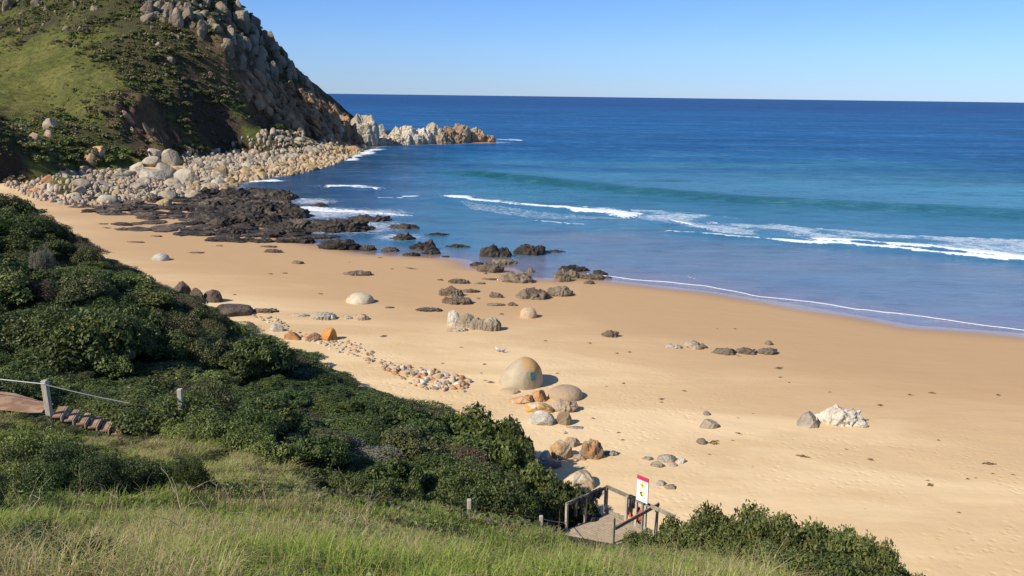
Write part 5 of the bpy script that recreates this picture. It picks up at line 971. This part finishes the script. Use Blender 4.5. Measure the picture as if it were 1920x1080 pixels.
def stalk_mesh(seed):
    r = np.random.RandomState(seed); k = np.array([r.uniform(-.6, .6), r.uniform(-.4, .4)]); P = [np.array([k[0]*t*t+.03*r.randn(), k[1]*t*t, t*(1-.18*abs(k[0])*t)]) for t in np.linspace(0, 1, 9)]; ps = [tube(P, np.linspace(.006, .002, 9))]
    for j in range(r.randint(0, 3)):
        b = P[r.randint(3, 8)]; d = r.randn(3)*.5; d[2] = abs(d[2])*.5; ps.append(tube([b, b+d*.18+np.array([0, 0, .03]), b+d*.36], [.003, .002, .0015]))
    return mesh_np('dry_stalk', *join(ps), STRAW)
stk = [stalk_mesh(i) for i in range(8)]
r = np.random.RandomState(5)
for k in range(120):
    if k < 62: px, py = r.uniform(150, 700), r.uniform(930, 1065)
    elif k < 90: px, py = r.uniform(700, 1180), r.uniform(965, 1070)
    elif k < 108: px, py = r.uniform(1130, 1420), r.uniform(1028, 1060)
    else: px, py = r.uniform(-5, 160), r.uniform(985, 1070)
    p = hit_near(px, py)
    if p is None or p[1] > 34: continue
    o = link('dry_stalk', stk[r.randint(8)], None, 'thin bent dry stalk rising from the foreground grass', 'dry stalk', 'dry stalks in the foreground grass', loc=tuple(p-np.array([0, 0, .03]))); s_ = r.uniform(.45, 1.15) if px < 700 else r.uniform(.4, .8); o.scale = (s_, s_, s_); o.rotation_euler = (r.uniform(-.5, .5), r.uniform(-.5, .5), r.uniform(0, 6.28))
# one bleached broken stalk at the bottom edge
p = hit_near(730, 1062); o = link('bleached_stalk', mesh_np('bleached_stalk', *tube([(0, 0, 0), (.02, 0, .16), (.10, 0, .24), (.30, 0, .25), (.36, 0, .14), (.38, 0, .04)], .008), STRAW), None, 'bleached hooked stalk at the bottom edge of the grass', 'dry stalk', loc=tuple(p))

# ---- headland scrub: the largest bushes one by one, the rest as a mass
def scrub_proto(seed, pal, n=420, leaf=.17):
    c, nrm, sz, col, C = shrub_geo(seed, pal, n, leaf, nc_=10); V, Fc = leaf_quads(c, nrm, sz*1.2, sz*.9, np.random.RandomState(seed)); return V, Fc, np.repeat(col, 4, 0)
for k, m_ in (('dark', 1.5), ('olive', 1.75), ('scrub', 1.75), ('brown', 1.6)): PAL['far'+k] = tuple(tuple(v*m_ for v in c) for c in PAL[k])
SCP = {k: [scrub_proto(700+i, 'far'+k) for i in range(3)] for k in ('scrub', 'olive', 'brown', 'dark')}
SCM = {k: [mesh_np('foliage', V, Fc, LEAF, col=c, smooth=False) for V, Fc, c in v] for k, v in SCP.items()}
r = np.random.RandomState(99); N = 130000; x_ = -300+320*r.rand(N); y_ = 160+280*r.rand(N); z_ = head_z(x_, y_); a, b, dd = project(x_, y_, z_); n1 = fbm(P2(x_, y_, 1/28.0), 4, 61); n2 = fbm(P2(x_, y_, 1/9.0), 3, 68)
saddle = np.exp(-(((a-40)/110)**2+((b-150)/75)**2)); low = np.exp(-(((a-60)/70)**2+((b-330)/25)**2))+np.exp(-(((a-460)/60)**2+((b-245)/18)**2)); strip_ = np.exp(-(((a-230)/90)**2+((b-152)/14)**2))
dens = np.clip(.66+1.0*n2+.8*n1-1.6*saddle-1.3*low-.5*strip_, 0.015, 1); ok = (z_ > 3.2) & (r.rand(N) < dens) & (a > -120) & (a < 700) & (b > -130) & (rib_mask(x_, y_)+.35*n2 < .86)
gz1 = head_z(x_[ok]+.5, y_[ok])-z_[ok]; gz2 = head_z(x_[ok], y_[ok]+.5)-z_[ok]; x_, y_, z_, a, b, dd = [q[ok] for q in (x_, y_, z_, a, b, dd)]
sz = .42+r.pareto(3.2, len(x_))*.7; sz = np.minimum(sz, 2.3); order = np.argsort(-sz/dd*((a > 0) & (b > 0))); M = min(len(order), 26000); print('scrub', len(order))
order = np.concatenate([order[:280], r.permutation(order[280:])[:M]])
for i in order[:280]:
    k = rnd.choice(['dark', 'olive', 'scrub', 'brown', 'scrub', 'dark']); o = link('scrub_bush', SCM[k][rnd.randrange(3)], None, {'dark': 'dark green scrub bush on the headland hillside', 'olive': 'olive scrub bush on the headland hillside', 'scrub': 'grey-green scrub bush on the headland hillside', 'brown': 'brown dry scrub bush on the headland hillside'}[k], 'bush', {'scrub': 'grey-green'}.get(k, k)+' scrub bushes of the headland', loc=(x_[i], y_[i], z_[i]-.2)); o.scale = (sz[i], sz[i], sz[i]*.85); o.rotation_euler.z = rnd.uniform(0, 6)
for key in ('dark', 'olive', 'scrub', 'brown'):
    idx = [i for j, i in enumerate(order[280:]) if ['dark', 'olive', 'scrub', 'olive', 'brown', 'scrub', 'dark'][j % 7] == key]; V0, F0, c0 = scrub_proto(800, 'far'+key, 38, .42); k = len(idx); an = r.rand(k)*6.28; s_ = sz[idx]*1.05
    ca, sa = np.cos(an)[:, None], np.sin(an)[:, None]; X_ = (V0[None, :, 0]*ca-V0[None, :, 1]*sa)*s_[:, None]+x_[idx][:, None]; Y_ = (V0[None, :, 0]*sa+V0[None, :, 1]*ca)*s_[:, None]+y_[idx][:, None]; Z_ = V0[None, :, 2]*s_[:, None]*.8+z_[idx][:, None]-.1
    V = np.stack([X_.ravel(), Y_.ravel(), Z_.ravel()], -1); Fc = (F0[None]+(np.arange(k)*len(V0))[:, None, None]).reshape(-1, 4); cc = (c0[None]*(0.75+.55*r.rand(k))[:, None, None]).reshape(-1, 3)
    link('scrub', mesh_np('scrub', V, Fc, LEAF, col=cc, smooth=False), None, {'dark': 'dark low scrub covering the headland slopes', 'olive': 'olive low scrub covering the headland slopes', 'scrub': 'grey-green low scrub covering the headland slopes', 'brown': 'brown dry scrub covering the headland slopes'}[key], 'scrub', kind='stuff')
for px, py, w_ in [(27, 347, 7), (190, 305, 6), (215, 300, 7), (230, 290, 6), (265, 290, 5.5), (205, 285, 6), (150, 292, 5), (350, 276, 5), (330, 280, 4.5), (120, 300, 6), (100, 285, 6), (130, 270, 6)]:
    p = hit_head(px, py); f = rnd.choice(SCM['brown' if px in (27, 265) else 'dark']); o = link('scrub_bush', f, None, 'big rounded brown bush at the left end of the boulder beach' if px == 27 else ('brown round bush above the big boulder cluster' if px == 265 else 'large dark bush just above the boulder beach'), 'bush', None if px in (27, 265) else 'large dark bushes above the boulder beach', loc=(p[0], p[1], p[2]-.3)); o.scale = (w_/2, w_/2, w_*.38)
# ================================================================== PATH, STEPS, CABLE FENCE, LANDING AND WHAT HANGS ON IT
def wood(name, a, b, s=1.0):
    m = NT(name); g = m.geo(); n1 = m.noise(m.vscale(g, (6*s, 6*s, 1.5*s)), 2.0, 5, 0.65); c = m.mix(m.mapr(n1, .35, .65), a, b); c = m.mix(m.mapr(m.noise(g, 14, 4, .7), .6, .75, 0, .5), c, (0.10, 0.08, 0.06)); return m.done(m.bsdf(c, .85, m.bump(n1, .4, .02), .15))
GREYW = wood('weathered_timber', (0.20, 0.165, 0.125), (0.33, 0.28, 0.22)); DECKW = wood('deck_timber', (0.31, 0.235, 0.16), (0.40, 0.315, 0.22), .4); POSTW = wood('grey_post_timber', (0.34, 0.30, 0.24), (0.46, 0.42, 0.35)); DARKW = wood('dark_rail_timber', (0.15, 0.115, 0.09), (0.24, 0.19, 0.15))
BOXF = np.array([[0, 3, 2, 1], [4, 5, 6, 7], [0, 1, 5, 4], [1, 2, 6, 5], [2, 3, 7, 6], [3, 0, 4, 7]])
def beam(name, p0, p1, w_, h_, mat, parent=None, up=(0, 0, 1), bev=.006, **k):
    p0, p1 = np.array(p0, float), np.array(p1, float); t = p1-p0; t /= np.linalg.norm(t); u = np.cross(t, np.array(up, float)); u /= np.linalg.norm(u); v = np.cross(u, t)
    V = [q+u*sx*w_/2+v*sy*h_/2 for q in (p0, p1) for sx, sy in ((-1, -1), (1, -1), (1, 1), (-1, 1))]; bm = bmesh.new(); vs = [bm.verts.new(q) for q in V]
    for f in BOXF: bm.faces.new([vs[i] for i in f])
    bmesh.ops.recalc_face_normals(bm, faces=bm.faces); bmesh.ops.bevel(bm, geom=bm.edges[:], offset=bev, segments=1, affect='EDGES'); me = bpy.data.meshes.new(name); bm.to_mesh(me); bm.free(); me.materials.append(mat)
    return link(name, me, parent, **k)
def empty(name, loc, label, cat, group=None):
    o = bpy.data.objects.new(name, None); COL.objects.link(o); o.location = loc; o.empty_display_size = .3; tag(o, label, cat, group); return o
def rel(o, p): return np.array(p)-np.array(o.location[:])
# path at the left
m = NT('red_brown_path'); g = m.geo(); PATHM = m.done(m.bsdf(m.mix(m.mapr(m.noise(g, 3, 5), .4, .6), (0.29, 0.165, 0.10), (0.40, 0.26, 0.165)), .9, m.bump(m.noise(g, 25, 4), .3, .02), .1))
pa = PW(-420, 757, 31); pb_ = PW(94, 766, 30.6); za_ = 9.78; pts = []
def gz(x, y): return float(near_z(np.array([x]), np.array([y]))[0])
zt = PW(90, 768, 30.5)[2]
V = []
n = 24
for i in range(n):
    t = i/(n-1); c = pa*(1-t)+pb_*t; 
    for s in (-.95, -.3, .3, .95): V.append((c[0]+.1*math.sin(i), c[1]+s*(1-.55*max(0, t-.8)*5), zt+(1-t)*1.2+.03*math.sin(i*1.7+s)+(0.06 if abs(s) < .5 else 0)))
link('path', mesh_np('path', V, grid_faces(n, 4), PATHM), kind='structure')
# steps going down to the right
TR = [(PW(104+27*i, 764+9.5*i, 30.5+.12*i)) for i in range(6)]
st = empty('path_steps', tuple(TR[5]), 'short flight of reddish timber-edged steps going down beside the tall post', 'steps')
stepM = wood('step_timber', (0.36, 0.23, 0.15), (0.50, 0.36, 0.25)); dr = np.array([TR[5][0]-TR[0][0], TR[5][1]-TR[0][1], 0]); dr /= np.linalg.norm(dr); pr = np.array([-dr[1], dr[0], 0])
for i, q in enumerate(TR):
    zq = zt-.10-.165*i; c = np.array([TR[0][0], TR[0][1], 0])+dr*(.12+.38*i)+np.array([0, 0, zq])
    beam('tread', rel(st, c-pr*.55), rel(st, c+pr*.55), .27, .07, PATHM, st, bev=.01); beam('riser', rel(st, c-pr*.55+dr*.155-np.array([0, 0, .08])), rel(st, c+pr*.55+dr*.155-np.array([0, 0, .08])), .05, .20, stepM, st, bev=.008)
# cable fence: posts and cables
def post(px, ptop, pbot, d, wpx, label, lean=0.0, group=None):
    top = PW(px, ptop, d); w_ = wpx*d*1.06/F; bz = PW(px, pbot, d)[2]-.5; o = beam('fence_post', (0, 0, 0), (lean, 0, top[2]-bz), w_, w_, POSTW, None, up=(0, 1, 0), bev=.02, label=label, cat='fence post', group=group); o.location = (top[0]-lean, top[1], bz); return np.array([top[0], top[1], top[2]])
p1_ = post(83, 713, 771, 30.2, 10.5, 'tall grey timber post at the top of the steps', lean=-.08); p2_ = post(337, 729, 775, 31.5, 9, 'square grey timber post standing in the shrubs')
p3_ = post(880, 936, 958, 26.0, 8.5, 'short weathered post at the grass crest'); p4_ = post(1015, 967, 985, 27.6, 7.5, 'short weathered post nearest the wooden landing')
m = NT('steel_cable'); CABLE = m.done(m.bsdf((0.36, 0.36, 0.35), .5, None, .4, .3)); m = NT('rusty_wire'); RUST = m.done(m.bsdf((0.24, 0.12, 0.07), .8))
def cable(a, b, rad, sag, mat, label, grp=None):
    a, b = np.array(a), np.array(b); P = [a*(1-t)+b*t-np.array([0, 0, sag*4*t*(1-t)]) for t in np.linspace(0, 1, 14)]; o_ = P[0]; return link('fence_cable', mesh_np('fence_cable', *tube([p-o_ for p in P], rad, 6), mat), None, label, 'cable', grp, loc=tuple(o_))
cable(PW(-150, 690, 30.6), PW(84, 720, 30.1), .022, .04, CABLE, 'pale cable running from the left edge to the tall post')
cable(PW(84, 721, 30.1), PW(243, 756, 30.6), .020, .03, CABLE, 'pale cable sloping down right from the tall post over the steps'); cable(PW(243, 756, 30.6), PW(337, 768, 31.4), .014, .05, RUST, 'rusty wire continuing from the pale cable to the square post')
cable(p3_-np.array([0, 0, .12]), p4_-np.array([0, 0, .1]), .010, .05, RUST, 'thin cable between the two short posts'); 
# landing
ZR = 6.05; ZD = 5.0
A_ = PZ(1063, 945, ZR); C_ = PZ(1137, 914, ZR); E_ = PZ(1262, 967, ZR); dA = (C_-A_); LA = np.linalg.norm(dA[:2]); dA = dA/np.linalg.norm(dA); dB = E_-C_; dB[2] = 0; dB /= np.linalg.norm(dB); dB = dB-dA*np.dot(dA, dB); dB /= np.linalg.norm(dB)
ld = empty('wooden_landing', (A_[0], A_[1], ZD), 'weathered wooden stair landing with handrails at the beach edge', 'landing'); WD = 2.0
cable(p4_-np.array([0, 0, .1]), A_-np.array([0, 0, .75]), .014, .04, CABLE, 'thin cable from the last short post to the landing')
def L(a, b, z): return rel(ld, A_*np.array([1, 1, 0])+dA*a+dB*b+np.array([0, 0, z]))
nb_ = 26; a0 = -1.25; a1 = LA+.06; bw = (a1-a0)/nb_
dk_ = [];
for i in range(nb_):
    a = a0+bw*(i+.5); j = .012*math.sin(i*2.3); rr0 = L(a, .02-.02*(i % 3), ZD-.02+.002*(i % 2)); rr1 = L(a, WD+.02*(i % 2), ZD-.02+.002*(i % 3)); o = beam('deck_board', rr0, rr1, bw*.92, .04, DECKW, ld, bev=.005)
for b in (.06, WD/2, WD-.06): beam('joist', L(a0, b, ZD-.14), L(a1, b, ZD-.14), .06, .18, GREYW, ld)
beam('edge_beam', L(a0-.03, 0, ZD-.12), L(a0-.03, WD, ZD-.12), .05, .22, GREYW, ld); beam('kick_board', L(LA, .1, ZD+.09), L(LA, WD+.3, ZD+.09), .05, .14, GREYW, ld)
def lpost(a, b, z0, z1, mat=GREYW, s=.10): return beam('post', L(a, b, z0), L(a, b, z1), s, s, mat, ld, up=dA, bev=.01)
lpost(0, 0, ZD-.9, ZR+.02, POSTW); lpost(LA*.47, 0, ZD-.9, ZR-.05); lpost(LA, 0, ZD-1.6, ZR+.03, s=.12); beam('rail', L(-.05, 0, ZR), L(LA+.05, 0, ZR), .055, .14, GREYW, ld)
LB = float(np.linalg.norm((E_-C_)[:2])); lpost(LA, LB*.33, ZD-1.6, ZR+.0, POSTW); lpost(LA, LB*.48, ZD-1.6, ZR-.03, POSTW, .09); lpost(LA, LB*.62, ZD-2, ZR-.03, POSTW, .09); lpost(LA, LB*.98, ZD-2.2, ZR+.0)
beam('rail', L(LA+.06, -.05, ZR), L(LA+.06, LB*.5, ZR), .055, .15, DARKW, ld); beam('rail', L(LA+.06, LB*.5, ZR), L(LA+.06, LB+.08, ZR-.02), .055, .15, GREYW, ld)
R0 = PZ(1151, 971, ZR-.02); R1 = PZ(1232, 946, ZR-.06); wr = lambda p: rel(ld, p)
beam('post', wr(R0-np.array([0, 0, 1.6])), wr(R0), .10, .10, GREYW, ld, up=dA, bev=.01); beam('post', wr(R1-np.array([0, 0, 2.2])), wr(R1+np.array([0, 0, .02])), .11, .11, POSTW, ld, up=dA, bev=.01)
beam('rail', wr(PZ(1153, 991, 5.62)), wr(PZ(1236, 945, ZR-.02)), .055, .14, DARKW, ld)
for i in range(6): beam('stair_tread', L(LA-1.15, WD+.35+.27*i, ZD-.18*(i+1)), L(LA-.1, WD+.35+.27*i, ZD-.18*(i+1)), .26, .045, DECKW, ld)
beam('stringer', L(LA-1.15, WD+.1, ZD-.15), L(LA-1.15, WD+1.9, ZD-1.35), .05, .22, GREYW, ld)
# warning sign on its own post behind the rail
sb = L(LA+.17, 0, 0)+np.array(ld.location[:]); c0 = PZ(1204, 941, 6.16); sg_ = empty('warning_sign', (c0[0], c0[1], 3.0), 'white warning sign with red header and two yellow diamonds behind the landing rail', 'sign')
m = NT('white_sign_paint'); WHITE = m.done(m.bsdf((0.82, 0.82, 0.80), .4)); m = NT('red_sign_paint'); REDP = m.done(m.bsdf((0.60, 0.03, 0.09), .4)); m = NT('yellow_sign_paint'); YEL = m.done(m.bsdf((0.85, 0.66, 0.12), .4)); m = NT('black_sign_paint'); BLK = m.done(m.bsdf((0.02, 0.02, 0.02), .5)); m = NT('galvanised_steel'); GALV = m.done(m.bsdf((0.33, 0.34, 0.35), .45, None, .5, .5)); m = NT('orange_sign_symbol'); ORS = m.done(m.bsdf((0.55, 0.18, 0.03), .5))
# board axes: width along the rail, facing the landing
W0 = dB; N0 = -dA.copy(); N0[2] = 0; N0 /= np.linalg.norm(N0); sw_, sh_ = .56, 1.02; base = c0+np.array([0, 0, 0])
def sp(u, v, n_): return rel(sg_, base+W0*u+np.array([0, 0, 1.0])*v+N0*n_)
def panel(name, poly, n0, n1, mat, parent):
    k = len(poly); V = [sp(u, v, n0) for u, v in poly]+[sp(u, v, n1) for u, v in poly]; bm = bmesh.new(); vs = [bm.verts.new(q) for q in V]; bm.faces.new(vs[:k]); bm.faces.new(vs[k:][::-1])
    for i in range(k): bm.faces.new((vs[i], vs[(i+1) % k], vs[k+(i+1) % k], vs[k+i]))
    bmesh.ops.recalc_face_normals(bm, faces=bm.faces); me = bpy.data.meshes.new(name); bm.to_mesh(me); bm.free(); me.materials.append(mat); return link(name, me, parent)
beam('sign_post', rel(sg_, base+np.array([0, 0, -3.0])-N0*.05), rel(sg_, base+np.array([0, 0, sh_-.05])-N0*.05), .07, .07, GALV, sg_, up=dA)
bd = panel('board', [(-sw_/2, 0), (sw_/2, 0), (sw_/2, sh_), (-sw_/2, sh_)], 0, .02, GALV, sg_); panel('board_face', [(-sw_/2+.015, .015), (sw_/2-.015, .015), (sw_/2-.015, sh_-.16), (-sw_/2+.015, sh_-.16)], .02, .026, WHITE, bd)
panel('header', [(-sw_/2+.01, sh_-.16), (sw_/2-.01, sh_-.16), (sw_/2-.01, sh_-.01), (-sw_/2+.01, sh_-.01)], .02, .028, REDP, bd)
def dia(cu, cv, s): return [(cu-s, cv), (cu, cv-s), (cu+s, cv), (cu, cv+s)]
for cv, mt in ((.68, ORS), (.34, BLK)):
    q = panel('warning_diamond', dia(0, cv, .135), .026, .031, YEL, bd)
    if mt is ORS: panel('symbol', [(-.05, cv-.03), (0, cv-.06), (.06, cv-.02), (.02, cv), (.04, cv+.05), (-.01, cv+.03), (-.04, cv+.05)], .031, .035, mt, q)
    else: panel('symbol', [(-.10, cv+.02), (-.03, cv+.08), (0, cv+.03), (-.04, cv-.02), (.02, cv-.05), (.04, cv-.09), (-.02, cv-.11), (-.06, cv-.06)], .031, .035, mt, q)
# life ring hanging inside the rail
m = NT('orange_life_ring'); ORG = m.done(m.bsdf((0.80, 0.115, 0.02), .45)); rc = PZ(1191, 962, 5.42); lr = empty('life_ring', tuple(rc), 'orange life ring hanging on the landing rail below the sign', 'life ring')
nt_, ns_ = 40, 12; V = []
for i in range(nt_):
    a = i*2*math.pi/nt_
    for j in range(ns_): b = j*2*math.pi/ns_; q = .27+.085*math.cos(b); V.append(W0*q*math.cos(a)+np.array([0, 0, 1])*q*math.sin(a)+N0*.085*math.sin(b))
Fc = [[i*ns_+j, ((i+1) % nt_)*ns_+j, ((i+1) % nt_)*ns_+(j+1) % ns_, i*ns_+(j+1) % ns_] for i in range(nt_) for j in range(ns_)]
link('ring_body', mesh_np('ring_body', V, np.array(Fc), ORG), lr); m = NT('ring_rope'); RP = m.done(m.bsdf((0.6, 0.5, 0.4), .8))
link('rope', mesh_np('rope', *tube([W0*(.37+.02*math.sin(4*a))*math.cos(a)+np.array([0, 0, 1])*(.37+.02*math.sin(4*a))*math.sin(a) for a in np.linspace(0, 6.28, 40)], .012), RP), lr)
bx_ = PZ(1203, 978, 5.0); rb = empty('rescue_float', tuple(bx_), 'red-orange rescue float standing under the life ring', 'rescue float'); 
V, Fc = rock_verts(77, 'dome', .30, .22, .5, 4); V[:, 2] += .0; link('float_body', mesh_np('float_body', V, Fc, ORG), rb); link('strap', mesh_np('strap', *tube([(.05, -.12, .2), (.1, -.16, .42), (0, -.1, .55), (-.1, -.02, .45)], .015), RP), rb)
# wet towels and wetsuits on the rails
m = NT('black_wet_fabric'); g = m.geo(); FAB = m.done(m.bsdf(m.mix(m.mapr(m.noise(g, 8, 4), .4, .65), (0.012, 0.013, 0.017), (0.045, 0.045, 0.055)), .7, m.bump(m.noise(g, 12, 5), .5, .03), .3)); m = NT('grey_green_fabric'); FAB2 = m.done(m.bsdf(m.mix(m.mapr(m.noise(m.geo(), 7, 4), .4, .65), (0.035, 0.037, 0.033), (0.11, 0.105, 0.09)), .8))
def drape(name, a0, b0, dirv, out, width, front, back, seed, mat, label, limbs=False):
    nu, nv = 26, 40; r = np.random.RandomState(seed); V = []; O = A_*np.array([1, 1, 0])+dA*a0+dB*b0+np.array([0, 0, ZR+.075]); ph = r.rand(4)*6
    for i in range(nu):
        u = i/(nu-1); f_ = front*(.72+.35*math.sin(u*5+ph[0])*.5+.2*math.sin(u*13+ph[1])); b_ = back*(.8+.2*math.sin(u*7+ph[2]))
        if limbs: f_ = front*(1.0 if (u < .25 or .62 < u < .85) else .5)
        for j in range(nv):
            s = -b_+(f_+b_)*j/(nv-1); sg2 = 1 if s > 0 else -1; dz = max(0, abs(s)-.045); off = sg2*min(abs(s), .045); wob = .035*math.sin(u*17+ph[3]+s*3)*min(1, dz*4)
            pinch = 1-.25*min(1, dz*1.3)
            V.append(dirv*(width*(u-.5)*pinch)+out*(off+wob*1.0+.012*sg2)+np.array([0, 0, -dz+.008*math.sin(u*30)]))
    me = mesh_np(name, V, grid_faces(nu, nv), mat); o = link(name, me, None, label, 'clothing'); o.location = tuple(O); md = o.modifiers.new('thick', 'SOLIDIFY'); md.thickness = .012; return o
inw = dB; drape('wetsuit', .62, 0, dA, inw, .62, .75, .45, 3, FAB2, 'grey wetsuit draped over the left rail of the landing', True); drape('towel', 1.55, 0, dA, inw, .75, .55, .5, 5, FAB, 'black towel bunched over the left rail next to the corner post')
drape('wetsuit', LA+.06, LB*.40, dB, -dA, .30, .85, .5, 8, FAB, 'dark wetsuit hanging straight down from the back rail beside the sign')
q = PZ(1108, 973, ZD+.05); V, Fc = rock_verts(15, 'crag', .55, .35, .16, 4); o = link('folded_clothing', mesh_np('folded_clothing', V, Fc, FAB), None, 'dark heap of clothing lying on the deck boards', 'clothing', loc=(q[0], q[1], ZD+.03))
q = PZ(1122, 966, ZD+.05); V, Fc = rock_verts(16, 'crag', .28, .2, .1, 4); link('folded_clothing', mesh_np('folded_clothing', V, Fc, FAB), None, 'smaller dark bundle beside the heap of clothing on the deck', 'clothing', loc=(q[0], q[1], ZD+.03))
# two gulls standing on the sand
m = NT('white_plumage'); PW_ = m.done(m.bsdf((0.75, 0.73, 0.68), .8)); m = NT('grey_wing'); GW = m.done(m.bsdf((0.30, 0.29, 0.28), .8)); m = NT('gull_leg'); GLG = m.done(m.bsdf((0.45, 0.12, 0.05), .6))
def gull(px, py, rz, label, s=1.0, mat=PW_):
    p = hit_sand(px, py); o = empty('gull', tuple(p), label, 'bird'); o.rotation_euler.z = rz; o.scale = (s, s, s); bm = bmesh.new()
    # one skin: tail, body, neck, head, beak as rings along a bent spine
    sp_ = [(-.24, 0, .13, .006, .03), (-.17, 0, .155, .03, .035), (-.06, 0, .18, .065, .06), (.04, 0, .21, .07, .07), (.10, 0, .255, .052, .055), (.125, 0, .30, .034, .036), (.14, 0, .335, .037, .036), (.165, 0, .345, .026, .026), (.19, 0, .34, .011, .011), (.225, 0, .328, .003, .004)]
    P = np.array([q[:3] for q in sp_]); V = []; k = 10; t = np.gradient(P, axis=0)
    for i, q in enumerate(sp_):
        tt = t[i]/np.linalg.norm(t[i]); v = np.cross(tt, [0, 1, 0])
        for j in range(k): a = j*2*math.pi/k; V.append(P[i]+np.array([0, 1, 0])*q[4]*math.cos(a)-v*q[3]*math.sin(a))
    Fc = [[i*k+j, i*k+(j+1) % k, (i+1)*k+(j+1) % k, (i+1)*k+j] for i in range(len(sp_)-1) for j in range(k)]; b = link('body', mesh_np('body', V, np.array(Fc), mat), o)
    for sy in (-1, 1):
        Vw, Fw = rock_verts(3, 'dome', .27, .03, .09, 3); Vw = Vw@Matrix.Rotation(.25, 3, 'Y').transposed() if False else Vw; Vw = Vw+np.array([-.06, sy*.06, .16]); link('wing', mesh_np('wing', Vw, Fw, GW), o)
        link('leg', mesh_np('leg', *join([tube([(.0, sy*.025, .15), (.005, sy*.025, .01)], .006), tube([(.005, sy*.025, .01), (.05, sy*.04, .006)], .005), tube([(.005, sy*.025, .01), (.05, sy*.01, .006)], .005)]), GLG), o)
gull(933, 659.5, 2.6, 'white gull standing on the sand above the plaque boulder, left one', 1.0); gull(944, 661.5, .6, 'greyer gull standing on the sand above the plaque boulder, right one', .95, GW)
